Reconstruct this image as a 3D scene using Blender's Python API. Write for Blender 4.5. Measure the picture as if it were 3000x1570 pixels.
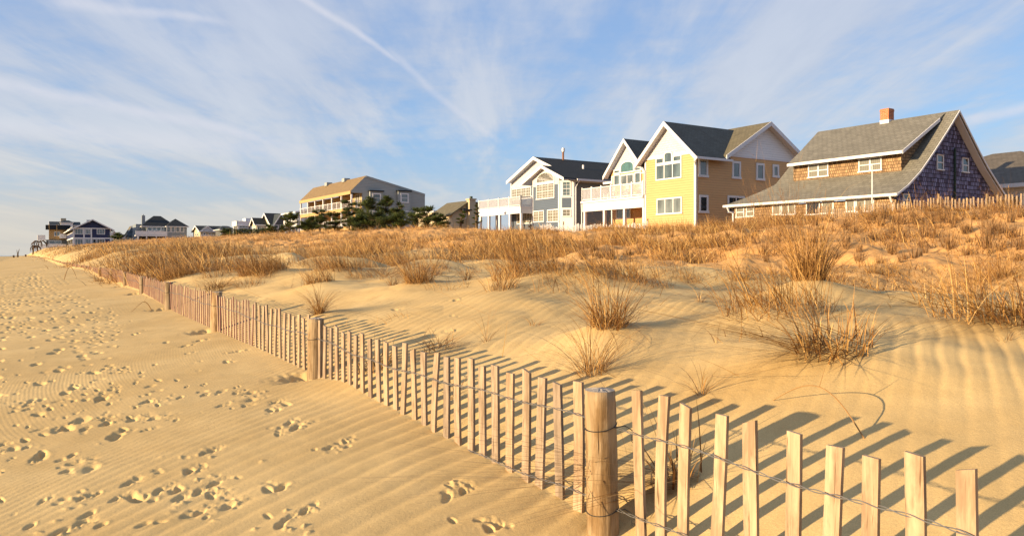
import bpy, math, random
import numpy as np
from mathutils import Vector
random.seed(7); RNG = np.random.RandomState(11)
scene = bpy.context.scene
COL = scene.collection
for o in list(bpy.data.objects): bpy.data.objects.remove(o)

# ---------------------------------------------------------------- camera
F = 2250.0; HZ = 747.0; CAMZ = 2.0          # focal in photo pixels, horizon row, eye height
cd = bpy.data.cameras.new('camera'); cam = bpy.data.objects.new('camera', cd); COL.objects.link(cam)
cam.location = (0, 0, CAMZ); cam.rotation_euler = (math.radians(90), 0, 0)
cd.sensor_width = 36; cd.lens = 36 * F / 3000; cd.shift_y = -(783.7 - HZ) / 3000
cd.clip_start = 0.05; cd.clip_end = 20000
scene.camera = cam
scene.view_settings.view_transform = 'Standard'; scene.view_settings.look = 'None'
scene.view_settings.gamma = 1; scene.view_settings.use_curve_mapping = False
scene.view_settings.exposure = 1.2

# ---------------------------------------------------------------- sun
SUN_EL = math.radians(10.3); SUN_AZ = math.radians(61.0)     # light travels towards this azimuth (from +Y to +X)
sd = bpy.data.lights.new('sun', 'SUN'); sun = bpy.data.objects.new('sun', sd); COL.objects.link(sun)
sd.energy = 5.0; sd.angle = math.radians(0.6); sd.color = (1.0, 0.75, 0.43)
ldir = Vector((math.sin(SUN_AZ) * math.cos(SUN_EL), math.cos(SUN_AZ) * math.cos(SUN_EL), -math.sin(SUN_EL)))
sun.rotation_euler = ldir.to_track_quat('-Z', 'Y').to_euler(); sun.location = (-50, -30, 40)

# ---------------------------------------------------------------- world sky
W = bpy.data.worlds.new('World'); scene.world = W; W.use_nodes = True
nt = W.node_tree; nt.nodes.clear()
class NG:
    def __init__(s, nt): s.nt = nt
    def n(s, t, **k):
        x = s.nt.nodes.new(t)
        for a, b in k.items():
            if a.startswith('i_'): x.inputs[a[2:].replace('_', ' ')].default_value = b
            else: setattr(x, a, b)
        return x
    def l(s, a, b): s.nt.links.new(a, b)
    def put(s, sock, v):
        if isinstance(v, bpy.types.NodeSocket): s.l(v, sock)
        else: sock.default_value = v
    def m(s, op, a, b=0.0, c=None, clamp=False):
        x = s.n('ShaderNodeMath', operation=op, use_clamp=clamp)
        s.put(x.inputs[0], a); s.put(x.inputs[1], b)
        if c is not None: s.put(x.inputs[2], c)
        return x.outputs[0]
    def vm(s, op, a, b=None):
        x = s.n('ShaderNodeVectorMath', operation=op); s.put(x.inputs[0], a)
        if b is not None: s.put(x.inputs[1], b)
        return x.outputs['Value'] if op in ('DOT_PRODUCT', 'LENGTH') else x.outputs[0]
    def mix(s, f, a, b, mode='MIX'):
        x = s.n('ShaderNodeMix', data_type='RGBA', blend_type=mode)
        s.put(x.inputs[0], f); s.put(x.inputs[6], a); s.put(x.inputs[7], b)
        return x.outputs[2]
    def ramp(s, f, stops):
        x = s.n('ShaderNodeValToRGB'); e = x.color_ramp.elements
        while len(e) < len(stops): e.new(0.5)
        for q, (p, c) in zip(e, stops): q.position = p; q.color = c if len(c) == 4 else (*c, 1)
        s.put(x.inputs[0], f); return x.outputs[0]
    def noise(s, vec, scale, detail=4, rough=0.5, dist=0.0):
        x = s.n('ShaderNodeTexNoise'); s.l(vec, x.inputs['Vector'])
        x.inputs['Scale'].default_value = scale; x.inputs['Detail'].default_value = detail
        x.inputs['Roughness'].default_value = rough; x.inputs['Distortion'].default_value = dist
        return x.outputs['Fac']
    def sstep(s, v, a, b):
        x = s.n('ShaderNodeMapRange', interpolation_type='SMOOTHSTEP'); s.put(x.inputs[0], v)
        x.inputs[1].default_value = a; x.inputs[2].default_value = b
        return x.outputs[0]
    def mapping(s, vec, scale=(1, 1, 1), rot=(0, 0, 0), loc=(0, 0, 0)):
        x = s.n('ShaderNodeMapping'); s.l(vec, x.inputs[0])
        x.inputs['Scale'].default_value = scale; x.inputs['Rotation'].default_value = rot; x.inputs['Location'].default_value = loc
        return x.outputs[0]
g = NG(nt)
out = g.n('ShaderNodeOutputWorld'); bg = g.n('ShaderNodeBackground'); g.l(bg.outputs[0], out.inputs[0])
sky = g.n('ShaderNodeTexSky', sky_type='NISHITA', sun_disc=False, sun_elevation=SUN_EL,
          sun_rotation=math.atan2(-math.sin(SUN_AZ), -math.cos(SUN_AZ)))
sky.air_density = 1.0; sky.dust_density = 0.6; sky.ozone_density = 1.5
tc = g.n('ShaderNodeTexCoord'); D = g.vm('NORMALIZE', tc.outputs['Generated'])
sp = g.n('ShaderNodeSeparateXYZ'); g.l(D, sp.inputs[0]); dx, dy, dz = sp.outputs
zz = g.m('MAXIMUM', dz, 0.0)
den = g.m('ADD', zz, 0.10)
cb = g.n('ShaderNodeCombineXYZ'); g.l(g.m('DIVIDE', dx, den), cb.inputs[0]); g.l(g.m('DIVIDE', dy, den), cb.inputs[1])
P = cb.outputs[0]
n1 = g.noise(g.mapping(P, (1.0, 0.55, 1), (0, 0, 0.5)), 0.75, 6, 0.52, 0.35)
n2 = g.noise(g.mapping(P, (1.5, 0.35, 1), (0, 0, 0.75), (3, 5, 0)), 1.9, 7, 0.58, 0.4)
n3 = g.noise(g.mapping(P, (1, 1, 1), (0, 0, 0), (7, 2, 0)), 6.0, 5, 0.6, 0.2)
nn = g.m('ADD', g.m('MULTIPLY', n1, 0.50), g.m('ADD', g.m('MULTIPLY', n2, 0.38), g.m('MULTIPLY', n3, 0.12)))
cov = g.sstep(nn, 0.39, 0.57)
def pdir(px, py):
    return Vector(((px - 1500) / F, 1, (HZ - py) / F)).normalized()
def streak(p0, p1, w0, w1, amt, ext=0.12):
    """an ice trail: the great circle through two directions, ragged and widening"""
    a, b = pdir(*p0), pdir(*p1); n_ = a.cross(b).normalized(); along = (b - a).normalized()
    dist = g.vm('DOT_PRODUCT', D, tuple(n_))
    wob = g.m('MULTIPLY', g.m('SUBTRACT', g.noise(D, 14.0, 3, 0.5), 0.5), 0.010)
    wob = g.m('ADD', wob, g.m('MULTIPLY', g.m('SUBTRACT', g.noise(D, 2.5, 1, 0.5), 0.5), 0.03))
    dist = g.m('ABSOLUTE', g.m('ADD', dist, wob))
    pos = g.m('DIVIDE', g.m('SUBTRACT', g.vm('DOT_PRODUCT', D, tuple(along)), a.dot(along)), (b - a).dot(along))
    wd = g.m('ADD', w0, g.m('MULTIPLY', pos, w1 - w0))
    core = g.m('SUBTRACT', 1.0, g.m('DIVIDE', dist, g.m('MAXIMUM', wd, 0.0005)), clamp=True)
    core = g.sstep(core, 0.0, 1.0)
    e = g.m('MULTIPLY', g.sstep(pos, -ext, ext * 0.3), g.m('SUBTRACT', 1.0, g.sstep(pos, 0.8, 1.0 + ext)))
    rag = g.m('ADD', 0.45, g.m('MULTIPLY', g.noise(D, 40.0, 4, 0.6), 0.9))
    return g.m('MULTIPLY', g.m('MULTIPLY', core, e), g.m('MULTIPLY', rag, amt), clamp=True)
st = streak((860, -10), (1180, 190), 0.0085, 0.0055, 0.6)
st = g.m('MAXIMUM', st, streak((1150, 160), (1460, 410), 0.008, 0.006, 0.33))
st = g.m('MAXIMUM', st, streak((-300, 170), (880, 440), 0.013, 0.009, 0.5))
st = g.m('MAXIMUM', st, streak((180, 5), (660, 70), 0.012, 0.006, 0.5))
st = g.m('MAXIMUM', st, streak((0, 375), (1000, 470), 0.020, 0.02, 0.35))
st = g.m('MAXIMUM', st, streak((2850, 345), (3300, 230), 0.009, 0.012, 0.6))
left = g.sstep(dx, 0.35, -0.6)
up = g.sstep(zz, 0.02, 0.34)
# colours given off by the clear sky and by the sunlit thin cloud
base = g.mix(1.0, sky.outputs[0], (0.085, 0.085, 0.085, 1), 'MULTIPLY')
blue = g.mix(up, (0.115, 0.215, 0.37, 1), (0.115, 0.185, 0.335, 1))
clear = g.mix(0.72, base, blue)
cloudc = g.mix(up, (0.285, 0.298, 0.315, 1), (0.235, 0.26, 0.315, 1))
cloudc = g.mix(1.0, cloudc, g.ramp(n2, [(0.35, (0.86, 0.89, 0.94)), (0.65, (1.06, 1.05, 1.03))]), 'MULTIPLY')
skyc = g.mix(g.m('MULTIPLY', cov, 0.86), clear, cloudc)
skyc = g.mix(st, skyc, (0.31, 0.315, 0.35, 1))
hz = g.m('SUBTRACT', 1.0, g.sstep(zz, 0.0, 0.16))
warm = g.mix(left, (0.20, 0.245, 0.29, 1), (0.305, 0.275, 0.225, 1))
skyc = g.mix(g.m('MULTIPLY', hz, 0.75), skyc, warm)
# the sky round the low sun, behind the camera, is far brighter than the sky ahead
sdot = g.m('MAXIMUM', g.vm('DOT_PRODUCT', D, tuple(-ldir)), 0.0)
glow = g.m('MULTIPLY', g.m('POWER', sdot, 3.0), 0.12)
skyc = g.mix(1.0, skyc, g.mix(glow, (0, 0, 0, 1), (1.0, 0.80, 0.55, 1)), 'ADD')
g.l(skyc, bg.inputs[0]); bg.inputs[1].default_value = 1.04

# ================================================================ helpers
S_, C_ = math.sin(math.atan2(1428, 2250)), math.cos(math.atan2(1428, 2250))
PHI = math.atan2(1428, 2250)
def uv_of(x, y): return (-x * S_ + y * C_, x * C_ + y * S_)
def xy_of(u, v): return (-u * S_ + v * C_, u * C_ + v * S_)

def tag(o, label=None, cat=None, group=None, kind=None):
    if label: o['label'] = label
    if cat: o['category'] = cat
    if group: o['group'] = group
    if kind: o['kind'] = kind
    return o
def empty(name, loc, rz=0.0, label=None, cat=None, group=None):
    o = bpy.data.objects.new(name, None); COL.objects.link(o); o.location = loc; o.rotation_euler = (0, 0, rz)
    o.empty_display_size = 0.1
    return tag(o, label, cat, group)
def np_mesh(name, V, Fq, mat=None, parent=None, smooth=False, tint=None, mats=None, fm=None):
    me = bpy.data.meshes.new(name)
    V = np.asarray(V, dtype=np.float32); Fq = np.asarray(Fq, dtype=np.int32)
    k = Fq.shape[1]
    me.vertices.add(len(V)); me.vertices.foreach_set('co', V.ravel())
    me.loops.add(Fq.size); me.loops.foreach_set('vertex_index', Fq.ravel())
    me.polygons.add(len(Fq)); me.polygons.foreach_set('loop_start', np.arange(len(Fq), dtype=np.int32) * k)
    me.update(calc_edges=True)
    if smooth: me.polygons.foreach_set('use_smooth', np.ones(len(Fq), dtype=bool))
    if tint is not None:
        a = me.attributes.new('tint', 'FLOAT', 'POINT'); a.data.foreach_set('value', np.asarray(tint, dtype=np.float32))
    if mat: me.materials.append(mat)
    o = bpy.data.objects.new(name, me); COL.objects.link(o)
    if parent: o.parent = parent
    return o
class MB:
    def __init__(s): s.v = []; s.f = []; s.m = []
    def add(s, vs, fs, mi=0):
        b = len(s.v); s.v += [tuple(p) for p in vs]
        for f in fs: s.f.append([i + b for i in f]); s.m.append(mi)
        return s
    def box(s, x0, x1, y0, y1, z0, z1, mi=0):
        x0, x1 = sorted((x0, x1)); y0, y1 = sorted((y0, y1)); z0, z1 = sorted((z0, z1))
        return s.add([(x0, y0, z0), (x1, y0, z0), (x1, y1, z0), (x0, y1, z0), (x0, y0, z1), (x1, y0, z1), (x1, y1, z1), (x0, y1, z1)],
              [(0, 3, 2, 1), (4, 5, 6, 7), (0, 1, 5, 4), (1, 2, 6, 5), (2, 3, 7, 6), (3, 0, 4, 7)], mi)
    def ext(s, poly, d, mi=0):
        """closed prism: polygon of 3-D points pushed along vector d"""
        n = len(poly); q = [tuple(Vector(p) + Vector(d)) for p in poly]
        fs = [tuple(range(n))[::-1], tuple(range(n, 2 * n))]
        for i in range(n): j = (i + 1) % n; fs.append((i, j, n + j, n + i))
        return s.add(list(poly) + q, fs, mi)
    def bar(s, p0, p1, w, h=None, mi=0, upv=(0, 0, 1)):
        h = w if h is None else h
        p0, p1 = Vector(p0), Vector(p1); d = (p1 - p0).normalized(); up = Vector(upv)
        if abs(d.dot(up)) > 0.95: up = Vector((0, 1, 0))
        a = d.cross(up).normalized() * w / 2; b = a.cross(d).normalized() * h / 2
        return s.add([p0 - a - b, p0 + a - b, p0 + a + b, p0 - a + b, p1 - a - b, p1 + a - b, p1 + a + b, p1 - a + b],
              [(0, 3, 2, 1), (4, 5, 6, 7), (0, 1, 5, 4), (1, 2, 6, 5), (2, 3, 7, 6), (3, 0, 4, 7)], mi)
    def tube(s, pts, r, n=6, mi=0, cap=True):
        pts = [Vector(p) for p in pts]; rs = r if isinstance(r, (list, tuple)) else [r] * len(pts)
        b = len(s.v)
        for i, p in enumerate(pts):
            d = (pts[min(i + 1, len(pts) - 1)] - pts[max(i - 1, 0)]).normalized()
            up = Vector((0, 0, 1)) if abs(d.z) < 0.9 else Vector((1, 0, 0))
            a = d.cross(up).normalized(); c = d.cross(a)
            for k in range(n):
                t = 2 * math.pi * k / n; s.v.append(tuple(p + (a * math.cos(t) + c * math.sin(t)) * rs[i]))
        for i in range(len(pts) - 1):
            for k in range(n):
                k2 = (k + 1) % n
                s.f.append([b + i * n + k, b + i * n + k2, b + (i + 1) * n + k2, b + (i + 1) * n + k]); s.m.append(mi)
        if cap:
            s.f.append([b + k for k in range(n)]); s.m.append(mi)
            e = b + (len(pts) - 1) * n; s.f.append([e + k for k in range(n)][::-1]); s.m.append(mi)
        return s
    def build(s, name, mat, parent=None, smooth=False):
        me = bpy.data.meshes.new(name); me.from_pydata(s.v, [], s.f)
        for m_ in (mat if isinstance(mat, (list, tuple)) else [mat]): me.materials.append(m_)
        me.polygons.foreach_set('material_index', s.m)
        if smooth: me.polygons.foreach_set('use_smooth', [True] * len(s.f))
        me.update()
        import bmesh
        b = bmesh.new(); b.from_mesh(me); bmesh.ops.recalc_face_normals(b, faces=b.faces); b.to_mesh(me); b.free()
        o = bpy.data.objects.new(name, me); COL.objects.link(o)
        if parent: o.parent = parent
        return o

# ---------------------------------------------------------------- materials
def newmat(name):
    m = bpy.data.materials.new(name); m.use_nodes = True; m.node_tree.nodes.clear(); q = NG(m.node_tree)
    o = q.n('ShaderNodeOutputMaterial'); b = q.n('ShaderNodeBsdfPrincipled'); q.l(b.outputs[0], o.inputs[0])
    b.inputs['Specular IOR Level'].default_value = 0.25
    return m, q, b
def bump(q, b, h, strength=0.5, dist=0.01):
    x = q.n('ShaderNodeBump'); x.inputs['Strength'].default_value = strength; x.inputs['Distance'].default_value = dist
    q.l(h, x.inputs['Height']); q.l(x.outputs[0], b.inputs['Normal'])
def c4(c): return (c[0], c[1], c[2], 1)
def sc(c, k): return (c[0] * k, c[1] * k, c[2] * k, 1)
def m_plain(name, col, rough=0.6, var=0.18, scale=3.0, metal=0.0, bmp=0.0):
    m, q, b = newmat(name); t = q.n('ShaderNodeTexCoord').outputs['Object']
    n = q.noise(t, scale, 5, 0.6)
    q.l(q.mix(n, sc(col, 1 - var), sc(col, 1 + var)), b.inputs['Base Color'])
    b.inputs['Roughness'].default_value = rough; b.inputs['Metallic'].default_value = metal
    if bmp: bump(q, b, q.noise(t, scale * 6, 4, 0.6), 0.5, bmp)
    return m
def m_clap(name, col, pitch=0.17, var=0.10, rough=0.55):
    m, q, b = newmat(name); t = q.n('ShaderNodeTexCoord').outputs['Object']
    s = q.n('ShaderNodeSeparateXYZ'); q.l(t, s.inputs[0])
    fr = q.m('FRACT', q.m('DIVIDE', s.outputs[2], pitch))
    board = q.m('FLOOR', q.m('DIVIDE', s.outputs[2], pitch))
    cbx = q.n('ShaderNodeCombineXYZ'); q.l(q.m('MULTIPLY', board, 3.7), cbx.inputs[2]); q.l(q.m('MULTIPLY', q.m('ADD', s.outputs[0], s.outputs[1]), 0.25), cbx.inputs[0])
    n = q.noise(cbx.outputs[0], 1.0, 2, 0.5); n2_ = q.noise(t, 0.6, 4, 0.6)
    f = q.m('ADD', q.m('MULTIPLY', n, 0.5), q.m('MULTIPLY', n2_, 0.5))
    c = q.mix(f, sc(col, 1 - var * 1.4), sc(col, 1 + var * 1.4))
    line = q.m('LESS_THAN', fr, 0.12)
    c = q.mix(q.m('MULTIPLY', line, 0.42), c, sc(col, 0.35))  # shadow line of each lap, painted into the colour as a dark stripe
    q.l(c, b.inputs['Base Color']); b.inputs['Roughness'].default_value = rough
    bump(q, b, q.m('MULTIPLY', fr, -1.0), 0.9, 0.02)
    return m
def m_brick(name, c1, c2, mort, axes, bw, rh, ms=0.012, var=0.3, rough=0.8, squash=1.0, rand=0.5, bd=0.015):
    """rows of shingles / bricks on a wall ('wall': x+y against z) or a roof slope ('x' or 'y' = ridge axis)"""
    m, q, b = newmat(name); t = q.n('ShaderNodeTexCoord').outputs['Object']
    s = q.n('ShaderNodeSeparateXYZ'); q.l(t, s.inputs[0]); cx = q.n('ShaderNodeCombineXYZ')
    if axes == 'wall': h = q.m('ADD', s.outputs[0], s.outputs[1]); zc = s.outputs[2]
    elif axes == 'x': h = s.outputs[0]; zc = q.m('MULTIPLY', s.outputs[2], 1.6)
    else: h = s.outputs[1]; zc = q.m('MULTIPLY', s.outputs[2], 1.6)
    wob = q.m('MULTIPLY', q.m('SUBTRACT', q.noise(t, 2.2, 3, 0.6), 0.5), rh * 0.35)
    q.l(h, cx.inputs[0]); q.l(q.m('ADD', zc, wob), cx.inputs[1])
    k = q.n('ShaderNodeTexBrick'); q.l(cx.outputs[0], k.inputs['Vector'])
    k.offset = 0.5; k.inputs['Scale'].default_value = 1.0; k.inputs['Brick Width'].default_value = bw; k.inputs['Row Height'].default_value = rh
    k.inputs['Mortar Size'].default_value = ms; k.inputs['Mortar Smooth'].default_value = 0.1; k.inputs['Bias'].default_value = 0.0
    k.inputs['Color1'].default_value = c4(c1); k.inputs['Color2'].default_value = c4(c2); k.inputs['Mortar'].default_value = c4(mort)
    n = q.noise(t, 1.3, 5, 0.65); n2_ = q.noise(q.mapping(t, (9, 9, 1.5)), 2.0, 4, 0.6)
    c = q.mix(1.0, k.outputs['Color'], q.ramp(q.m('ADD', q.m('MULTIPLY', n, 0.55), q.m('MULTIPLY', n2_, 0.45)), [(0.3, (1 - var,) * 3), (0.7, (1 + var * 0.6,) * 3)]), 'MULTIPLY')
    q.l(c, b.inputs['Base Color']); b.inputs['Roughness'].default_value = rough
    fr = q.m('FRACT', q.m('DIVIDE', q.m('ADD', zc, wob), rh))
    hgt = q.m('SUBTRACT', q.m('MULTIPLY', fr, -0.8), q.m('MULTIPLY', k.outputs['Fac'], 0.8))
    bump(q, b, hgt, 0.8, bd)
    return m
def m_wood(name, col, col2, rough=0.75, gs=1.0, crack=0.5, bd=.003):
    m, q, b = newmat(name); t = q.n('ShaderNodeTexCoord').outputs['Object']
    info = q.n('ShaderNodeObjectInfo')
    off = q.n('ShaderNodeCombineXYZ'); q.l(q.m('MULTIPLY', info.outputs['Random'], 37.0), off.inputs[0]); q.l(q.m('MULTIPLY', info.outputs['Random'], 91.0), off.inputs[2])
    tt = q.vm('ADD', t, off.outputs[0])
    gr = q.noise(q.mapping(tt, (60 * gs, 60 * gs, 3.0 * gs)), 1.0, 6, 0.62, 0.6)
    bl = q.noise(q.mapping(tt, (22 * gs, 22 * gs, 5.5 * gs)), 1.0, 5, 0.65, 0.3)
    ck = q.noise(q.mapping(tt, (120 * gs, 120 * gs, 5.0 * gs)), 1.0, 3, 0.5, 0.8)
    c = q.mix(q.sstep(bl, 0.42, 0.62), c4(col), c4(col2))
    c = q.mix(1.0, c, q.ramp(gr, [(0.25, (0.62, 0.58, 0.54)), (0.7, (1.14, 1.12, 1.10))]), 'MULTIPLY')
    c = q.mix(q.m('MULTIPLY', q.sstep(ck, 0.60, 0.70), crack), c, (0.08, 0.045, 0.02, 1))
    c = q.mix(1.0, c, q.ramp(info.outputs['Random'], [(0, (0.74, 0.76, 0.80)), (.5, (.98, .97, .95)), (1, (1.16, 1.10, 1.0))]), 'MULTIPLY')
    q.l(c, b.inputs['Base Color']); b.inputs['Roughness'].default_value = rough
    bump(q, b, q.m('ADD', gr, q.m('MULTIPLY', q.sstep(ck, 0.66, 0.76), -0.8)), 0.8, bd)
    return m
def m_glass(name, col, refl=0.35, curtain=None):
    m, q, b = newmat(name); t = q.n('ShaderNodeTexCoord').outputs['Object']
    n = q.noise(q.mapping(t, (1, 1, 0.5)), 1.1, 3, 0.5)
    c = q.mix(q.sstep(n, 0.35, 0.65), sc(col, 0.6), sc(col, 1.25))
    if curtain:
        s = q.n('ShaderNodeSeparateXYZ'); q.l(t, s.inputs[0])
        w = q.m('SINE', q.m('MULTIPLY', q.m('ADD', s.outputs[0], s.outputs[1]), 55.0))
        c = q.mix(q.m('MULTIPLY', q.m('ADD', w, 1.0), 0.5), sc(curtain, 0.72), c4(curtain))
    q.l(c, b.inputs['Base Color']); b.inputs['Roughness'].default_value = 0.05
    b.inputs['Specular IOR Level'].default_value = 0.5
    b.inputs['Coat Weight'].default_value = refl; b.inputs['Coat Roughness'].default_value = 0.03; b.inputs['Coat IOR'].default_value = 1.9
    return m
def m_grass(name, ramp, rough=0.6, trans=0.25):
    m, q, b = newmat(name)
    a = q.n('ShaderNodeAttribute', attribute_name='tint')
    q.l(q.ramp(a.outputs['Fac'], ramp), b.inputs['Base Color']); b.inputs['Roughness'].default_value = rough
    return m

M = {}
M['wood'] = m_wood('weathered_picket_wood', (0.345, 0.265, 0.195), (0.235, 0.175, 0.125), crack=0.7)
M['wood_red'] = m_plain('red_stain', (0.40, 0.12, 0.11), 0.8, 0.35, 12)
M['post'] = m_wood('post_wood', (0.33, 0.245, 0.15), (0.19, 0.12, 0.055), gs=0.6, crack=0.85, bd=.009)
M['post_top'] = m_plain('post_end_grain', (0.32, 0.28, 0.24), 0.9, 0.5, 60, bmp=0.006)
M['wire'] = m_plain('galvanised_wire', (0.22, 0.21, 0.20), 0.45, 0.3, 30, metal=0.6)
M['tie'] = m_plain('black_wire', (0.03, 0.028, 0.026), 0.5, 0.3, 30)
M['white'] = m_plain('white_trim', (0.56, 0.56, 0.59), 0.5, 0.05, 1.5)
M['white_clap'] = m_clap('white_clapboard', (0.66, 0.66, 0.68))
M['white_scallop'] = m_brick('white_scallop_shingles', (0.52, 0.52, 0.53), (0.47, 0.47, 0.48), (0.32, 0.32, 0.33), 'wall', 0.14, 0.16, 0.008, 0.06, 0.6, bd=0.012)
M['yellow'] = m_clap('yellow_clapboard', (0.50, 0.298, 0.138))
M['yellow_porch'] = M['yellow']
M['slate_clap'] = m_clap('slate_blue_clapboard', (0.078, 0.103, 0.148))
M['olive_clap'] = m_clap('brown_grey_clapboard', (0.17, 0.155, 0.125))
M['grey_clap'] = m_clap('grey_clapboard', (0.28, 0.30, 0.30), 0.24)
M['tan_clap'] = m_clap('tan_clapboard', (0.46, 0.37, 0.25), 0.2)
M['orange_wall'] = m_plain('tan_stucco', (0.38, 0.25, 0.115), 0.8, 0.12, 2)
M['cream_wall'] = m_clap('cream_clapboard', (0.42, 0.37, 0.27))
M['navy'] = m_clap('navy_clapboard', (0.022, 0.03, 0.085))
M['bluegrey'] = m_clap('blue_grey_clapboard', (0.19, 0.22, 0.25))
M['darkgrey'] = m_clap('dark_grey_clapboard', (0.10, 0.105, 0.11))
M['white_far'] = m_plain('white_paint', (0.62, 0.62, 0.64), 0.5, 0.06, 1)
def roofset(n, c, k=0.55, **kw):
    a = tuple(x * 0.8 for x in c); d = tuple(x * k for x in c)
    M[n + '_x'] = m_brick(n + '_x', c, a, d, 'x', 0.32, 0.20, 0.012, 0.3, 0.85, **kw)
    M[n + '_y'] = m_brick(n + '_y', c, a, d, 'y', 0.32, 0.20, 0.012, 0.3, 0.85, **kw)
roofset('roof_dark', (0.045, 0.058, 0.068)); roofset('roof_black', (0.022, 0.026, 0.03))
roofset('roof_olive', (0.15, 0.13, 0.085)); roofset('roof_grey', (0.19, 0.178, 0.15)); roofset('roof_brown', (0.135, 0.115, 0.095)); roofset('roof_tan', (0.24, 0.165, 0.085))
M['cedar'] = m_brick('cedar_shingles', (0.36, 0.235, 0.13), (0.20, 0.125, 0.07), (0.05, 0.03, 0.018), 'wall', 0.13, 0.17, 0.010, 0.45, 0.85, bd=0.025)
M['cedar_old_shaded'] = m_brick('weathered_shaded_cedar', (0.21, 0.215, 0.36), (0.065, 0.05, 0.09), (0.008, 0.007, 0.014), 'wall', 0.17, 0.22, 0.016, 0.5, 0.85, bd=0.03)  # dark weathered shingles, with the gable's blue shade put into the colour
M['brick'] = m_brick('red_brick', (0.50, 0.135, 0.045), (0.40, 0.10, 0.035), (0.36, 0.25, 0.17), 'wall', 0.22, 0.075, 0.012, 0.2, 0.85)
M['glass'] = m_glass('window_glass', (0.07, 0.10, 0.11), 0.6)
M['glass_arch'] = m_glass('teal_window_glass', (0.05, 0.12, 0.12), 0.6)
M['glass_curt'] = m_glass('curtained_glass', (0.2, 0.2, 0.2), 0.3, (0.19, 0.18, 0.145))
M['glass_dark'] = m_glass('dark_window_glass', (0.018, 0.02, 0.022), 0.35)
M['glass_blind'] = m_glass('blinds_behind_glass', (0.11, 0.13, 0.135), 0.4)
M['metal'] = m_plain('flue_metal', (0.45, 0.45, 0.46), 0.4, 0.2, 6, metal=0.7)
M['pipe'] = m_plain('dark_pipe', (0.012, 0.03, 0.022), 0.5, 0.2, 4)
M['shade'] = m_plain('painted_shade', (0.02, 0.02, 0.022), 0.9, 0.2, 4)  # flat dark colour used as shade under a balcony
M['rust'] = m_plain('rust', (0.2, 0.09, 0.04), 0.8, 0.4, 14)
M['bark'] = m_plain('bark', (0.08, 0.055, 0.035), 0.9, 0.4, 12, bmp=0.01)
M['grass'] = m_grass('dry_beach_grass', [(0.0, (0.075, 0.028, 0.007)), (0.35, (0.23, 0.110, 0.030)), (0.7, (0.41, 0.235, 0.080)), (1.0, (0.56, 0.37, 0.15))])
M['stub'] = m_grass('dark_dry_stalks', [(0.0, (0.06, 0.032, 0.014)), (0.5, (0.17, 0.085, 0.032)), (1.0, (0.34, 0.20, 0.08))])
M['needles'] = m_grass('pine_needles', [(0.0, (0.012, 0.022, 0.010)), (0.5, (0.045, 0.065, 0.018)), (1.0, (0.13, 0.15, 0.035))])

# sand
ms, q, b = newmat('beach_sand')
geo = q.n('ShaderNodeNewGeometry'); t = geo.outputs['Position']
grain = q.noise(t, 260.0, 3, 0.7); gr2 = q.noise(t, 70.0, 4, 0.7); pat = q.noise(t, 0.9, 5, 0.6); patf = q.noise(t, 5.0, 5, 0.65)
cs = q.mix(q.sstep(pat, 0.35, 0.65), (0.50, 0.352, 0.160, 1), (0.58, 0.42, 0.20, 1))
cs = q.mix(1.0, cs, q.ramp(patf, [(0.3, (0.93, 0.92, 0.90)), (0.7, (1.05, 1.05, 1.05))]), 'MULTIPLY')
cs = q.mix(1.0, cs, q.ramp(grain, [(0.3, (0.80, 0.79, 0.77)), (0.7, (1.15, 1.15, 1.15))]), 'MULTIPLY')
# ruddier sand with plant litter on the upper dune (distance inland from the fence)
vv = q.vm('DOT_PRODUCT', t, (C_, S_, 0.0))
inl = q.m('MULTIPLY', q.sstep(q.m('ADD', vv, q.m('MULTIPLY', pat, 3.0)), 9.0, 14.0), 0.75)
cs = q.mix(inl, cs, q.mix(1.0, cs, (1.06, 0.76, 0.58, 1), 'MULTIPLY'))
lit = q.m('MULTIPLY', inl, q.sstep(q.noise(t, 7.0, 6, 0.75), 0.54, 0.66))
cs = q.mix(q.m('MULTIPLY', lit, 0.55), cs, (0.22, 0.12, 0.05, 1))
q.l(cs, b.inputs['Base Color']); b.inputs['Roughness'].default_value = 0.95; b.inputs['Specular IOR Level'].default_value = 0.1
bump(q, b, q.m('ADD', q.m('MULTIPLY', grain, 0.5), gr2), 0.45, 0.004)
M['sand'] = ms

# ================================================================ terrain
def _hash(i, j, s):
    n = (i.astype(np.int64) * 374761393 + j.astype(np.int64) * 668265263 + s * 1442695041) & 0x7fffffff
    n = ((n ^ (n >> 13)) * 1274126177) & 0x7fffffff
    return ((n ^ (n >> 16)) & 0xffffff) / float(0xffffff)
def vnoise(x, y, s=0):
    xi = np.floor(x); yi = np.floor(y); fx = x - xi; fy = y - yi
    fx = fx * fx * fx * (fx * (fx * 6 - 15) + 10); fy = fy * fy * fy * (fy * (fy * 6 - 15) + 10)
    a = _hash(xi, yi, s); b_ = _hash(xi + 1, yi, s); c = _hash(xi, yi + 1, s); d = _hash(xi + 1, yi + 1, s)
    return (a * (1 - fx) + b_ * fx) * (1 - fy) + (c * (1 - fx) + d * fx) * fy - 0.5
def fbm(x, y, s=0, o=3, g_=0.5):
    r = 0; a = 1.0
    for k in range(o): r = r + a * vnoise(x * 2 ** k + 17 * k, y * 2 ** k - 9 * k, s + k); a *= g_
    return r
UN = 0.001126
FN = np.array([-3, .3, .6, 1, 1.13, 1.6, 2, 2.4, 2.9, 3.1, 3.9, 4.5, 5.1, 5.5, 6, 7, 8, 9, 10, 11, 12, 17, 29, 40, 70, 200])
FB = np.array([900, 870, 850, 800, 768, 705, 700, 672, 662, 650, 632, 577, 558, 535, 545, 555, 510, 440, 420, 435, 470, 490, 300, 180, 120, 100])
def zfence(u): return -UN * np.interp((u + 1.03) / 3.0, FN, FB)
U1 = lambda u, a, b_: np.interp(u, a, b_)
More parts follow.
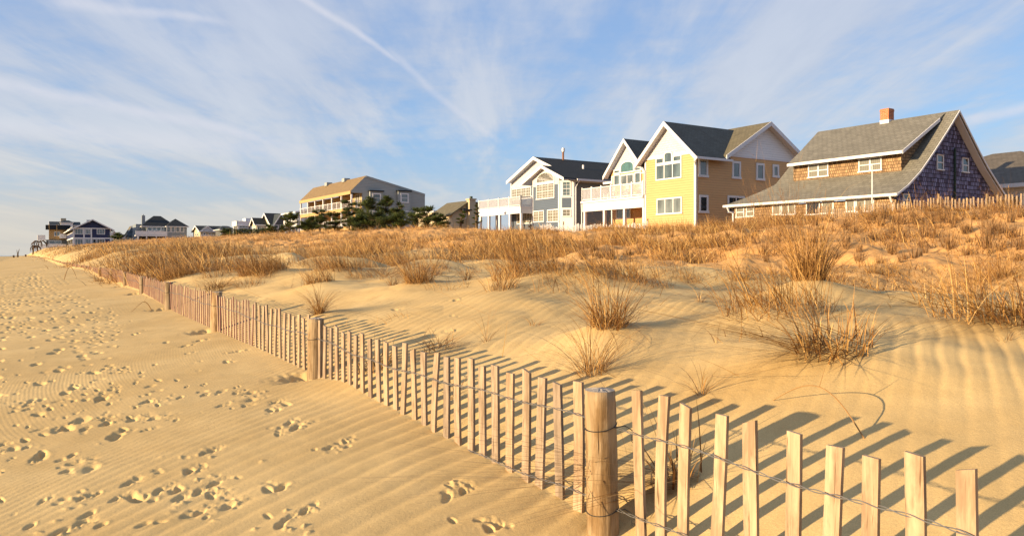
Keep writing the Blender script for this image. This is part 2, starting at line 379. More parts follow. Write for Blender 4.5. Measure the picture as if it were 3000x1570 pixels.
def sm(t): t = np.clip(t, 0, 1); return t * t * (3 - 2 * t)
MOUNDS = []      # (x, y, radius, height) sand heaped round big tufts
def T(x, y):
    """large-scale ground height above world zero"""
    x = np.asarray(x, float); y = np.asarray(y, float)
    u = -x * S_ + y * C_; v = x * C_ + y * S_
    w1 = fbm(x / 7.0, y / 7.0, 3, 3)
    zf = zfence(u + 0.3 * w1)
    d = np.maximum(v - 1.62, 0)
    vc = U1(u, [0, 3, 8, 14, 30, 80], [8.6, 8.2, 6.6, 4.6, 4.6, 5.0]) + 1.6 * w1
    zc = U1(u, [0, 4, 8, 14, 30, 60, 120, 200, 400], [-.33, -.27, -.20, -.12, .10, .50, 1.1, 1.6, 1.8])
    vd = vc + U1(u, [0, 6, 12], [1.9, 1.5, 1.4])
    zd = zc - U1(u, [0, 8, 20, 50], [.22, .34, .26, .05])
    vk = U1(u, [0, 80, 200, 400], [25.5, 25, 13, 12])
    zk = U1(u, [0, 11, 23, 33, 48, 79, 146, 230, 330, 600], [1.5, 1.42, 1.12, 1.24, 1.85, 2.35, 2.75, 2.5, 2.4, 2.0])
    # segments
    k1 = 1 - np.exp(-d / 1.05); kn = 1 - np.exp(-(vc - 1.62) / 1.05)
    seg = zf + (zc - zf) * (0.72 * k1 / kn + 0.28 * sm(d / (vc - 1.62)))
    s2 = sm((v - vc) / (vd - vc)); seg = np.where(v > vc, zc + (zd - zc) * s2, seg)
    t3 = np.clip((v - vd) / (vk - vd), 0, 1); seg = np.where(v > vd, zd + (zk - zd) * (0.55 * t3 + 0.45 * sm(t3)), seg)
    s4 = sm((v - vk) / 8.0); seg = np.where(v > vk, zk - 0.9 * s4, seg)
    bz = zf - 0.085 * (1.62 - np.maximum(v, -2.0)) - 0.02 * np.clip(-2.0 - v, 0, 22) - 0.075 * np.clip(-v - 24, 0, 60)
    z = np.where(v < 1.62, bz, seg)
    far = sm((np.hypot(x, y) - 500) / 800.0)
    z = z * (1 - far) + far * np.where(v < 0, -3.5, 0.6)
    amp = sm((v - 2.2) / 3) * (1 - 0.4 * sm((v - 30) / 5))
    z = z + amp * (0.20 * fbm(x / 2.6, y / 2.6, 20, 3) + sm((v - 9) / 4) * 0.26 * fbm(x / 1.5, y / 1.5, 31, 3))
    z = z + 0.05 * fbm(x / 3.2, y / 3.2, 41, 2) * (1 - amp) * sm(np.abs(v - 1.6) / 1.5)
    z = z + sm((v - 2.2) / 1.5) * (1 - sm((v - 12) / 4)) * ((0.085 + .05 * sm((u - 7) / 5)) * fbm(x / 1.1 + .3, y / 1.1, 47, 3) + .11 * sm((u - 7) / 4) * fbm(x / 2.1, y / 2.1, 48, 2) + .05 * np.abs(fbm(x / .8, y / .8, 49, 2)))
    for (mx, my, mr, mh) in MOUNDS:
        z = z + mh * np.exp(-(((x - mx) ** 2 + (y - my) ** 2) / mr ** 2))
    return z + CAMZ
def hit(px, py, lo=1.5, hi=400):
    """where the sight line through a photo point meets the ground"""
    Y = np.exp(np.linspace(math.log(lo), math.log(hi), 3000)); X = Y * (px - 1500) / F
    zr = CAMZ - Y * (py - HZ) / F; dd = zr - T(X, Y)
    i = np.argmax(dd < 0)
    if dd[i] >= 0: i = len(Y) - 1
    return float(X[i]), float(Y[i]), float(T(X[i], Y[i]))

# ---------------------------------------------------------------- tufts placed first: sand banks up round them
# (px, py_base, height m, spread m, blades, style, name, label)
TUFTS = [
 (1783, 1000, .46, .26, 210, 'burst', 'big reddish dry grass tuft alone on the open sand right of centre, long shadow'),
 (1737, 1093, .46, .46, 70, 'arc', 'thin wiry tuft with long drooping arcs just behind the fence, left of the nearest post'),
 (2370, 868, .72, .30, 300, 'tall', 'tallest golden grass tuft standing on the foredune crest'),
 (2269, 936, .42, .55, 190, 'lean', 'tuft lying over to the left below the tallest golden tuft'),
 (2440, 1078, .34, .34, 150, 'broken', 'broken thick stalks with long straw lying out to the left, in the open sand'),
 (1228, 848, .42, .36, 260, 'burst', 'dense round straw clump on the slope behind the middle of the fence'),
 (1158, 838, .22, .20, 80, 'burst', 'small clump with a dark hollow left of the dense round straw clump'),
 (1539, 829, .50, .55, 260, 'lean', 'wide windswept straw clump on the foredune crest at mid picture'),
 (1803, 829, .40, .50, 190, 'lean', 'ragged clump with crossed straws on the foredune crest, right of the mid picture one'),
 (1368, 832, .26, .22, 50, 'arc', 'little thin sprig in the hollow between two straw clumps'),
 (774, 814, .52, .60, 420, 'lean', 'broad golden clump on the shadowed dune above the third post'),
 (995, 799, .40, .55, 260, 'lean', 'golden clump on the ridge above the second post'),
 (937, 838, .30, .30, 160, 'lean', 'low clump just below the golden ridge clump above the second post'),
 (638, 855, .13, .30, 150, 'mat', 'dark dried mat of straw behind the third fence post'),
 (936, 941, .36, .26, 110, 'arc', 'spiky tuft right behind the second fence post'),
 (517, 822, .36, .50, 320, 'lean', 'dense brown clump touching the fence by the fourth post'),
 (2057, 1156, .26, .12, 18, 'arc', 'sprig of a few stiff blades right of the nearest post, behind it'),
 (1985, 1405, .34, .16, 60, 'broken', 'tuft growing close behind the pickets right of the nearest post'),
 (1098, 1101, .26, .24, 90, 'burst', 'reddish tuft seen through the pickets right of the second post'),
 (1279, 1029, .12, .20, 60, 'mat', 'flattened straw just above the picket tops at mid fence'),
 (2945, 992, .42, .60, 130, 'lean', 'sprawling tuft at the right edge with long straws lying left'),
 (2990, 1010, .26, .40, 120, 'broken', 'long flattened straws fanning left across the sand from the right edge'),
 (2857, 876, .55, .30, 40, 'arc', 'few tall pale stems on the shaded crest near the right edge'),
 (2945, 830, .60, .45, 130, 'burst', 'tangled bushy tuft above the shaded crest at the right edge'),
 (1426, 1000, .30, .10, 9, 'arc', 'handful of single blades in rippled sand behind the fence'),
 (2051, 889, .20, .08, 10, 'arc', 'tiny sprig with a looped shadow on bare sand'),
 (2720, 890, .34, .22, 26, 'broken', 'bent pale stems on the shaded crest right of the tallest tuft'),
 (1330, 1165, .22, .10, 14, 'arc', 'few wisps poking between the pickets left of the nearest post'),
 (2560, 800, .45, .30, 60, 'tall', 'loose upright grasses on the edge of the reddish upper slope'),
 (1010, 1062, .14, .12, 26, 'mat', 'scrap of straw caught at the foot of the pickets right of the second post'),
 (290, 822, .22, .20, 50, 'lean', 'straw hanging over the sand by the eighth post'),
 (455, 800, .55, .50, 300, 'lean', 'thick golden clump rising behind the fifth post'),
]
tuft_pos = []
for tf in TUFTS:
    x, y, z = hit(tf[0], tf[1]); tuft_pos.append((x, y))
for tf, (x, y) in zip(TUFTS, tuft_pos):
    if tf[3] > .2 and tf[4] > 80: MOUNDS.append((x, y, tf[3] * 1.25, tf[2] * 0.20))

# ---------------------------------------------------------------- ground mesh (finer towards the camera position)
def ground():
    th = np.concatenate([np.linspace(-180, -39, 50)[:-1], np.linspace(-39, 39, 1330), np.linspace(39, 180, 50)[1:]]) * math.pi / 180
    rs = list(np.linspace(0.15, 2.1, 12)); r = 2.1
    while r < 4.4: rs.append(r); r += r * r / 950
    while r < 60: rs.append(r); r *= 1.0046
    while r < 500: rs.append(r); r *= 1.012
    while r < 9000: rs.append(r); r *= 1.12
    rs = np.array(sorted(set(rs)))
    R, TH = np.meshgrid(rs, th, indexing='ij'); X = R * np.sin(TH); Y = R * np.cos(TH)
    Z = T(X, Y)
    u = -X * S_ + Y * C_; v = X * C_ + Y * S_
    # wind ripples
    near = 1 - sm((R - 14) / 22)
    wx = 0.07 * fbm(X / 0.9, Y / 0.9, 51, 2) + 0.35 * fbm(X / 3.5, Y / 3.5, 55, 2)
    back = sm((v - 1.7) / 0.6)
    lam = 0.062 * (1 - back) + 0.105 * back
    tn = lambda x_: .925 + .375 * x_
    xa_ = np.clip(X, -1.95, .6)
    lg = np.log(tn(xa_)) / .375 + (X - xa_) / tn(xa_)
    ph1 = 2 * math.pi * (lg - Y + wx * 0.9 + 0.035 * fbm(X / .3, Y / .3, 58, 2)) / 0.19
    am1 = 0.0017 + 0.0028 * np.clip((tn(xa_) - .2) / .65, 0, 1)
    ph2 = 2 * math.pi * ((0.868 * X - 0.496 * Y) + wx * 0.9 + 0.03 * fbm(X / .35, Y / .35, 57, 2)) / 0.095
    def rip(p): s_ = np.sin(p); return s_ + 0.28 * np.sin(2 * p + 0.9)
    pm = np.clip(0.75 + 1.1 * fbm(X / 1.1, Y / 1.1, 61, 2), 0.30, 1.3)
    fade_up = 1 - sm((v - 7.5) / 2.5)
    Z = Z + near * pm * fade_up * ((1 - back) * (1 - .75 * sm((R - 5) / 5)) * am1 * rip(ph1) + back * 0.0020 * rip(ph2))
    # small irregularities
    Z = Z + (1 - sm((R - 20) / 30)) * 0.0032 * fbm(X / 0.22, Y / 0.22, 71, 3)
    Z = Z + sm((v - 8) / 3) * (1 - sm((R - 60) / 40)) * 0.07 * fbm(X / 0.35, Y / 0.35, 75, 3)
    # stamps: feet, paws, scours, clods
    rr = np.log(rs)
    def stamp(cx, cy, ang, a, b_, depth, kind):
        rad = max(a, b_) * 2.2; cr = math.hypot(cx, cy); ct = math.atan2(cx, cy)
        i0, i1 = np.searchsorted(rs, [cr - rad, cr + rad]); dth = rad / max(cr, 0.3)
        j0, j1 = np.searchsorted(th, [ct - dth, ct + dth])
        if i1 <= i0 or j1 <= j0: return
        xs = X[i0:i1, j0:j1] - cx; ys = Y[i0:i1, j0:j1] - cy
        ca, sa = math.cos(ang), math.sin(ang)
        p = (xs * ca + ys * sa) / a; q_ = (-xs * sa + ys * ca) / b_
        p = p + 0.7 * vnoise(xs * 22 + cx * 9, ys * 22, 5)
        q_ = q_ + 0.8 * vnoise(xs * 22, ys * 22 + cy * 9, 6)
        e = np.sqrt(p * p + q_ * q_)
        if kind == 'foot':
            dz_ = -depth * (1 - sm((e - 0.2) / 1.0)) * (1 + .4 * vnoise(xs * 34 + cx, ys * 34, 12)) + depth * 0.10 * np.exp(-((e - 1.3) / 0.33) ** 2) * (0.5 + 0.5 * np.clip(p / np.maximum(e, .2), -1, 1))
            dz_ = dz_ - depth * 0.3 * np.exp(-(((p - 0.5) / .4) ** 2 + (q_ / .6) ** 2))
        elif kind == 'scuff': dz_ = depth * np.exp(-e ** 3) * (fbm(xs * 42 + cx * 7, ys * 42, 14, 3) * 1.8 - .45)
        elif kind == 'pit': dz_ = -depth * np.exp(-e * e * 1.2)
        else: dz_ = depth * np.exp(-e * e * 1.4) * (1 + 1.6 * vnoise(xs * 55, ys * 55, 9) + 1.0 * vnoise(xs * 110, ys * 110, 10))
        Z[i0:i1, j0:j1] += dz_
    rg = random.Random(5)
    c4l = [(240,545),(495,510),(500,475),(595,545),(650,483),(380,542),(130,560),(165,600),(630,650),(625,685),(730,718),(785,657),(505,715),(345,725),(225,720),(855,720),(905,650),(390,960),(360,895),(445,910),(930,1085),(1040,1080),(1055,1120),(1175,1080),(1240,1110),(1265,1035),(1110,965),(910,960),(1190,860),(1225,845),(1700,680),(1760,690),(1600,605),(1640,600),(1610,560),(1690,570),(1440,580),(1460,505),(1310,490),(1330,320),(1390,260),(1105,270),(1090,225),(975,205),(1170,195),(720,383),(620,360),(860,555),(1150,1210),(1580,1075),(1660,1060),(1700,1240),(1650,1280),(1790,1200),(350,1320),(450,1280),(670,1130),(750,1040),(470,1130),(250,1140),(500,1220),(840,1280),(1340,1165)]
    feet = [(a / 2.012, 900 + c / 2.012) for a, c in c4l]
    feet += [(1300 + a / 2.365, 1000 + c / 2.365) for a, c in [(40, 1000), (130, 1030), (310, 1290), (60, 1240), (390, 1270), (20, 1070)]]
    feet += [(1335, 878), (1325, 924), (1308, 974), (1158, 905)] 
    feet += [(690, 1150), (730, 1170), (640, 1190), (815, 1270), (870, 1250), (960, 1310), (1010, 1290)]
    for px, py in feet:
        x, y, z = hit(px, py)
        a = rg.uniform(0.9, 2.2); k = rg.choice([1, 1, 2])
        L = rg.uniform(0.022, 0.045) * (0.8 + .10 * min(y, 12))
        stamp(x, y, a, L, L * rg.uniform(.36, .6), rg.uniform(.008, .015), 'foot')
        if rg.random() < .55: stamp(x + .02, y + .03, a, L * 1.5, L * .9, .0065, 'scuff')
        for _ in range(rg.randint(0, 2)):
            stamp(x + rg.uniform(-.08, .08), y + rg.uniform(-.09, .09), rg.uniform(0, 3), rg.uniform(.014, .026), rg.uniform(.010, .018), rg.uniform(.004, .009), 'foot')
        if rg.random() < 0.15:
            for _ in range(rg.randint(2, 5)): stamp(x + rg.uniform(-.1, .1), y + rg.uniform(-.12, .12), 0, rg.uniform(.008, .02), rg.uniform(.007, .014), rg.uniform(.003, .006), 'clod')
    # walkers' trails running along the beach
    for k in range(26):
        v0 = rg.uniform(-.5, .9); u0 = rg.uniform(2, 25); n_ = rg.randint(14, 60); drift = rg.uniform(-.02, .02)
        uu, v_ = u0, v0; stp = rg.uniform(.35, .55); side = 1
        paw = rg.random() < 0.35
        for i in range(n_):
            uu += stp * (0.55 if paw else 1); v_ += drift + rg.uniform(-.02, .02); side = -side
            if v_ > 0.9: break
            x, y = xy_of(uu, v_ + side * .07)
            if paw: stamp(x, y, PHI, .035, .028, .012, 'foot')
            else: stamp(x, y, math.pi / 2 + PHI + rg.uniform(-.3, .3), rg.uniform(.065, .085), .034, rg.uniform(.012, .022), 'foot')
    for k in range(2300):
        u0 = 1.2 + 34 * rg.random() ** 1.5; v0 = -.5 - .02 * u0 + 1.75 * rg.random() ** 1.35
        if vnoise(np.array(u0 * .55), np.array(v0 * 1.9), 77) < rg.uniform(.0, .40): continue
        if u0 < 4 and rg.random() < .6: continue
        x, y = xy_of(u0, v0); L = rg.uniform(.014, .034) * (1 + .05 * min(u0, 14))
        stamp(x, y, rg.uniform(0.6, 2.6), L, L * rg.uniform(.3, .6), rg.uniform(.005, .014) * (1 + .05 * min(u0, 10)), 'scuff' if rg.random() < .22 else 'foot')
    for k in range(260):
        u0 = rg.uniform(1, 14); v0 = rg.uniform(-3, 1.0); x, y = xy_of(u0, v0)
        stamp(x, y, rg.uniform(0, 3), rg.uniform(.01, .025), rg.uniform(.008, .018), rg.uniform(.002, .005), rg.choice(['clod', 'foot']))
    for (n_, pxx) in POSTS[:8]:   # wind scour on the sea side of the posts
        y = n_ * 2.533; x = (pxx - 1500) / F * y
        if n_ > 1: stamp(x - .09, y - .05, PHI, .11, .10, .085, 'pit')
    Vv = np.stack([X, Y, Z], -1).reshape(-1, 3)
    nr, nc = R.shape; I = np.arange(nr * nc).reshape(nr, nc)
    Fq = np.stack([I[:-1, :-1], I[:-1, 1:], I[1:, 1:], I[1:, :-1]], -1).reshape(-1, 4)[:, ::-1]
    o = np_mesh('sand_ground', Vv, Fq, M['sand'], smooth=True)
    tag(o, kind='structure')
POSTS = [(0.0, None), (1, 1772), (2, 921), (3, 631), (4, 496), (5, 418.6), (6, 369), (7, 328), (8, 295), (9, 273), (10, 254), (11, 239), (12, 225), (13, 212), (14, 203), (15, 196), (16, 188.5), (17, 182), (18, 176), (19, 170)]
POSTS = POSTS[1:]
ground()
sea = MB(); sea.add([xy_of(-3000, -6000) + (CAMZ - 2.9,), xy_of(9000, -6000) + (CAMZ - 2.9,), xy_of(9000, -40) + (CAMZ - 2.9,), xy_of(-3000, -40) + (CAMZ - 2.9,)], [(0, 3, 2, 1)])
mw, q, b = newmat('sea_water'); b.inputs['Base Color'].default_value = (0.05, 0.09, 0.11, 1); b.inputs['Roughness'].default_value = 0.15
bump(q, b, q.noise(q.n('ShaderNodeNewGeometry').outputs['Position'], 0.8, 4, 0.6), 0.6, 0.2)
tag(sea.build('water', mw), kind='structure')

# ================================================================ the sand fence along the dune foot
def fence_xy(n):
    ns = [p[0] for p in POSTS] + [24, 30, 40, 55]
    ps = [p[1] for p in POSTS] + [149, 131, 108, 94]
    if n < 1: px = 72 + 1703 / n
    else:
        i = max(0, min(len(ns) - 2, np.searchsorted(ns, n) - 1)); a, c = 1 / ns[i], 1 / ns[i + 1]
        t_ = (1 / n - a) / (c - a); px = ps[i] + (ps[i + 1] - ps[i]) * t_
    y = n * 2.533; return (px - 1500) / F * y, y
TOPN = [.3, 1, 1.25, 1.75, 2, 2.5, 3, 3.5, 4, 5, 6, 7, 8, 9, 10, 12, 14, 17, 29, 55]
TOPU = [380, 388, 393, 400, 372, 352, 335, 325, 318, 312, 292, 272, 290, 318, 310, 318, 320, 330, 200, 80]
def ftop(n): return CAMZ - UN * float(np.interp(n, TOPN, TOPU))
fx, fy = fence_xy(1)
fence = empty('sand_fence', (fx, fy, float(T(fx, fy))), 0, 'long sand fence of pale wooden slats wired to round posts, crossing the foreground', 'fence')
f0 = Vector(fence.location)
rg = random.Random(3)
def picket_mb(mb, n, nd, red):
    x, y = fence_xy(n); x2, y2 = fence_xy(n * 1.01 + .001); d = Vector((x2 - x, y2 - y, 0)).normalized()
    nrm = Vector((d.y, -d.x, 0));  nrm = -nrm if nrm.x > 0 else nrm       # towards the sea
    top = ftop(n) + rg.uniform(-.022, .018); gz = float(T(x, y)) - 0.05
    w = rg.uniform(.044, .050) if 1 < n < 2.6 else rg.uniform(.038, .044) if n > 1 else rg.uniform(.039, .044); th_ = .0105 if n < 2.5 else .007; lean = rg.gauss(0, .022); l2 = rg.gauss(0, .018)
    c0 = Vector((x, y, gz)) - f0; H = top - gz
    c0 = c0 - d * lean * H * .5
    vs = []
    ks = 5; bend = rg.gauss(0, .004); sl_ = rg.choice([rg.uniform(-.003, .003), rg.uniform(-.009, .009)])
    for k in range(ks + 1):
        t_ = k / ks; cc = c0 + d * (lean * H * t_ + bend * math.sin(3.1 * t_)) + nrm * (l2 * H * (t_ - .5)) + Vector((0, 0, H * t_))
        ww = w * rg.uniform(.965, 1.03)
        slant = sl_ if k == ks else 0
        for a, e, sl in ((-1, 1, -1), (1, 1, 1), (1, -1, 1), (-1, -1, -1)):
            vs.append(cc + d * a * ww / 2 + nrm * e * th_ / 2 + Vector((0, 0, sl * slant)))
    b0 = len(mb.v); mb.v += [tuple(p) for p in vs]
    for k in range(ks):
        for s_ in range(4):
            s2 = (s_ + 1) % 4
            mb.f.append([b0 + 4 * k + s_, b0 + 4 * k + s2, b0 + 4 * k + 4 + s2, b0 + 4 * k + 4 + s_]); mb.m.append(1 if (red and s_ != 0) else 0)
    mb.f.append([b0 + 4 * ks + i for i in range(4)]); mb.m.append(0)
n = 0.36; picks = []
k = 0
while n < 17:
    picks.append(n); n += rg.uniform(.0325, .040) 
picks = [p for p in picks if p > .975 or p < .59] + [.945, .91, .881, .839, .80, .757, .721, .687, .653, .617]
picks = [p for p in picks if min(abs(p - q_[0]) for q_ in POSTS) > (0.020 if p < 4 else .012) or p > 9]
WM = [M['wood'], M['wood_red']]
vis = [p for p in picks if p > 0.58][:100]
rest = MB()
for p in picks:
    if p in vis:
        mb = MB(); picket_mb(mb, p, 0, p > 2.5)
        # each picket keeps its own centre so its grain differs
        mb.build('picket', WM, fence)
    else: picket_mb(rest, p, 0, p > 2.5)
while n < 55: picket_mb(rest, n, 0, True); n += .06
o = rest.build('picket', WM, fence); tag(o, 'distant pickets with red stained edges', kind='stuff')
# posts
def post(n, px):
    y = n * 2.533; x = (px - 1500) / F * y; r = .0515 * rg.uniform(.95, 1.08) * (1 if n < 9 else 0.95)
    nrm = Vector((-C_, -S_, 0)); top = ftop(n) + (.0 if n < 2 else rg.uniform(-.01, .02)); gz = float(T(x, y)) - .25
    y2_ = y + nrm.y * .058; c = Vector(((px - 1500) / F * y2_, y2_, 0))
    mb = MB(); N = 28 if n < 4 else 12; K = 22 if n < 3 else 6
    ln = (rg.uniform(-.03, .03), rg.uniform(-.02, .02)) if n > 1 else (-.025, 0)
    b0 = 0
    for k in range(K + 1):
        t_ = k / K; z = gz + (top - gz) * t_
        for j in range(N):
            a = 2 * math.pi * j / N
            rr = r * (1.06 - .08 * t_) * (1 + .045 * float(vnoise(np.array(a * 1.6 + n * 7), np.array(z * 5))) + (.05 * float(vnoise(np.array(a * 5.0), np.array(z * 16), 3)) if n < 4 else 0) + .025 * math.sin(3 * a + n))
            if k == K: rr *= .97
            mb.v.append((c.x + ln[0] * (z - gz) + rr * math.cos(a) - f0.x, c.y + ln[1] * (z - gz) + rr * math.sin(a) - f0.y, z - f0.z))
    for k in range(K):
        for j in range(N):
            j2 = (j + 1) % N; mb.f.append([k * N + j, k * N + j2, (k + 1) * N + j2, (k + 1) * N + j]); mb.m.append(0)
    ci = len(mb.v); mb.v.append((c.x + ln[0] * (top - gz) - f0.x, c.y + ln[1] * (top - gz) - f0.y, top - f0.z + .004))
    ring = []
    for j in range(N):
        a = 2 * math.pi * j / N; p = mb.v[K * N + j]; q_ = Vector(p) * .45 + Vector(mb.v[ci]) * .55; ring.append(len(mb.v)); mb.v.append((q_.x, q_.y, q_.z + rg.uniform(-.003, .004)))
    for j in range(N):
        j2 = (j + 1) % N
        mb.f.append([K * N + j, K * N + j2, ring[j2], ring[j]]); mb.m.append(1)
        mb.f.append([ring[j], ring[j2], ci]); mb.m.append(1)
    o = mb.build('post', [M['post'], M['post_top']], fence)
    o.data.polygons.foreach_set('use_smooth', [k_ < K * N for k_ in range(len(o.data.polygons))])
    if n < 9:
        for h in (.115, .385) if n < 2 else (.125, .40):
            if top - h < gz + .22: continue
            pts = []
            for j in range(25):
                a = 2 * math.pi * j / 24
                pts.append((c.x + ln[0] * (top - h - gz) + (r * 1.035) * math.cos(a) - f0.x, c.y + ln[1] * (top - h - gz) + (r * 1.035) * math.sin(a) - f0.y, top - h - f0.z + .012 * math.cos(a - 0.8)))
            t = MB(); t.tube(pts, .0017 if n < 2 else .002, 5)
            if n < 3:      # twisted tail and curl of wire beside the post
                e = Vector(pts[21 if n < 2 else 0]) ; cx_ = Vector((c.x + r * 1.25 - f0.x, c.y - r * .2 - f0.y, top - h - f0.z))
                t.tube([e, cx_, cx_ + Vector((.02, -.003, -.012)), cx_ + Vector((.032, -.004, -.022))], .0017, 5)
                t.tube([cx_ + Vector((.030 + .011 * math.cos(s_ * .7), -.005, -.032 + .010 * math.sin(s_ * .7) - .0008 * s_)) for s_ in range(16)], .0013, 5)
            t.build('wire_tie', M['tie'], o)
for n, px in POSTS: post(n, px)
# line wires: two twisted strands at two heights
for hi_, h in enumerate((.122, .385)):
    for strand in (0, 1):
        mb = MB(); pts = []; n = .4; stepn = .0045
        while n < 9:
            x, y = fence_xy(n); z = ftop(n) - h + .010 * math.sin(n * 7.3 + hi_) + .005 * math.sin(n * 31)
            ph = n * 170 + strand * math.pi; am = .0032
            pz = z + am * math.sin(ph); off = .0085 + am * math.cos(ph) + .001
            pts.append((x - C_ * off - f0.x, y - S_ * off - f0.y, pz - f0.z)); n += stepn * (1 if n < 2.2 else 3)
        mb.tube(pts, .0014, 4); mb.build('line_wire', M['wire'], fence)

# ================================================================ grass
def blades(root, az, lean, L, w, droop, tint, segs=4):
    N = len(az); t = np.linspace(0, 1, segs + 1)[None, :]
    hor = L[:, None] * (np.sin(lean)[:, None] * t + droop[:, None] * t ** 2.2 * 0.75)
    ver = L[:, None] * (np.cos(lean)[:, None] * t - droop[:, None] * t ** 2.6 * 0.62)
    dx_, dy_ = np.cos(az)[:, None], np.sin(az)[:, None]
    cx = root[:, 0:1] + dx_ * hor; cy = root[:, 1:2] + dy_ * hor; cz = root[:, 2:3] + ver
    tw = az + math.pi / 2 + RNG.uniform(-1.0, 1.0, N)
    wd = w[:, None] * (1 - t ** 1.5 * 0.82) / 2
    ax, ay = np.cos(tw)[:, None] * wd, np.sin(tw)[:, None] * wd
    Vv = np.empty((N, segs + 1, 2, 3)); Vv[:, :, 0, 0] = cx - ax; Vv[:, :, 1, 0] = cx + ax
    Vv[:, :, 0, 1] = cy - ay; Vv[:, :, 1, 1] = cy + ay; Vv[:, :, 0, 2] = cz; Vv[:, :, 1, 2] = cz + wd * .15
    I = np.arange(N * (segs + 1) * 2).reshape(N, segs + 1, 2)
    Fq = np.stack([I[:, :-1, 0], I[:, :-1, 1], I[:, 1:, 1], I[:, 1:, 0]], -1).reshape(-1, 4)
    return Vv.reshape(-1, 3), Fq, np.repeat(tint, (segs + 1) * 2)
WINDAZ = math.radians(200)     # blades are pushed mostly towards the left and the camera
def tuft_arrays(x, y, Hh, spread, N, style, wscale=1.0):
    r = spread * 0.42 * np.sqrt(RNG.rand(N)); a = RNG.uniform(0, 2 * math.pi, N)
    if style in ('burst', 'tall', 'stub'): r *= .75
    if style == 'arc': r *= .25
    px, py = x + r * np.cos(a), y + r * np.sin(a)
    az = a + RNG.normal(0, .7, N); L = Hh * RNG.uniform(.45, 1.12, N); w = RNG.uniform(.0028, .0055, N) * wscale
    if style == 'burst': lean = np.abs(RNG.normal(.58, .42, N)); droop = RNG.uniform(.0, .7, N)
    elif style == 'tall': lean = np.abs(RNG.normal(.26, .22, N)); droop = RNG.uniform(.02, .5, N)
    elif style == 'arc': lean = np.abs(RNG.normal(.60, .38, N)); droop = RNG.uniform(.4, 1.1, N); L *= 1.25; w *= .65
    elif style == 'lean':
        az = WINDAZ + RNG.normal(0, .85, N); lean = np.abs(RNG.normal(.70, .42, N)); droop = RNG.uniform(.05, .6, N); L *= 1.15
    elif style == 'mat': lean = RNG.uniform(.9, 1.45, N); droop = RNG.uniform(0, .25, N); L = spread * RNG.uniform(.4, 1, N)
    elif style == 'broken':
        lean = np.abs(RNG.normal(.25, .3, N)); droop = RNG.uniform(0, .3, N); w *= 1.5
        k = RNG.rand(N) < .6; az = np.where(k, math.radians(198) + RNG.normal(0, .28, N), az); lean = np.where(k, RNG.uniform(1.25, 1.56, N), lean)
        L = np.where(k, L * 2.9, L * RNG.uniform(.25, .8, N)); droop = np.where(k, .04, droop); w = np.where(k, w * .8, w)
    elif style == 'stub': lean = np.abs(RNG.normal(.22, .2, N)); droop = RNG.uniform(-.1, .12, N); w *= 1.3
    if style in ('burst', 'lean', 'tall'):
        kb = RNG.rand(N) < .38          # tangled short growth at the foot
        lean = np.where(kb, RNG.uniform(.3, 1.5, N), lean); L = np.where(kb, L * RNG.uniform(.25, .6, N), L); droop = np.where(kb, RNG.uniform(-.1, .5, N), droop)
        az = np.where(kb, RNG.uniform(0, 6.28, N), az)
        k = RNG.rand(N) < .22; L = np.where(k, L * RNG.uniform(1.2, 1.9, N), L * .85); w = np.where(k, w * .6, w); droop = np.where(k, RNG.uniform(.4, 1.0, N), droop)
        lean = np.where(k, np.abs(RNG.normal(.5, .35, N)), lean); az = np.where(k & (RNG.rand(N) < .6), WINDAZ + RNG.normal(0, .7, N), az)
    root = np.stack([px, py, T(px, py) - .015], -1)
    if style in ('mat', 'broken'): root[:, 2] += RNG.uniform(.01, .07, N) * (1 if style == 'mat' else .6)
    tint = np.clip(RNG.normal(.46, .26, N), 0, 1)
    return root, az, lean, L, w, droop, tint
def tuft_obj(name, x, y, Hh, spread, N, style, mat, wscale=1.0, segs=5):
    root, az, lean, L, w, droop, tint = tuft_arrays(x, y, Hh, spread, N, style, wscale)
    z0 = float(T(x, y)); root = root - np.array([x, y, z0])
    V_, F_, t_ = blades(root, az, lean, L, w, droop, tint, segs)
    o = np_mesh(name, V_, F_, mat, tint=t_); o.location = (x, y, z0); return o
for tf, (x, y) in zip(TUFTS, tuft_pos):
    px, py, Hh, spd, N, style, lab = tf
    Hh *= 1.08; spd *= 1.45 if style == 'lean' else 1.25; N = int(N * (1.35 if style == 'lean' else 1))
    o = tuft_obj('grass_tuft', x, y, Hh, spd, int(N * 2.2), style, M['grass'], 1.0 + max(0, y - 8) * .03, 6)
    tag(o, lab, 'grass tuft', 'dry grass tufts standing out on the open dune')
small = []; rs2 = random.Random(44)
while len(small) < 74:
    px = rs2.uniform(480, 2980); py = rs2.choice([rs2.gauss(800, 28), rs2.gauss(800, 28), rs2.uniform(760, 1010)])
    x, y, z = hit(px, py, hi=40); u_, v_ = uv_of(x, y)
    if v_ < 2.1 or v_ > 11: continue
    if any(abs(x - a) + abs(y - b_) < .35 for a, b_ in small + tuft_pos): continue
    st_ = rs2.choice(['lean', 'arc', 'arc', 'burst', 'mat', 'lean']); big_ = 1.0 if py < 850 else .55
    hh_ = rs2.uniform(.16, .42) * big_; nn_ = int(rs2.uniform(30, 220) * big_ ** 2) if st_ != 'arc' else rs2.randint(6, 24)
    o = tuft_obj('grass_tuft', x, y, hh_, rs2.uniform(.25, .8) * big_, nn_, st_, M['grass'], 1.0 + max(0, y - 8) * .03, 5)
    tag(o, 'small straggly dry grass tuft scattered on the pale foredune sand', 'grass tuft', 'small straggly tufts scattered over the foredune'); small.append((x, y))
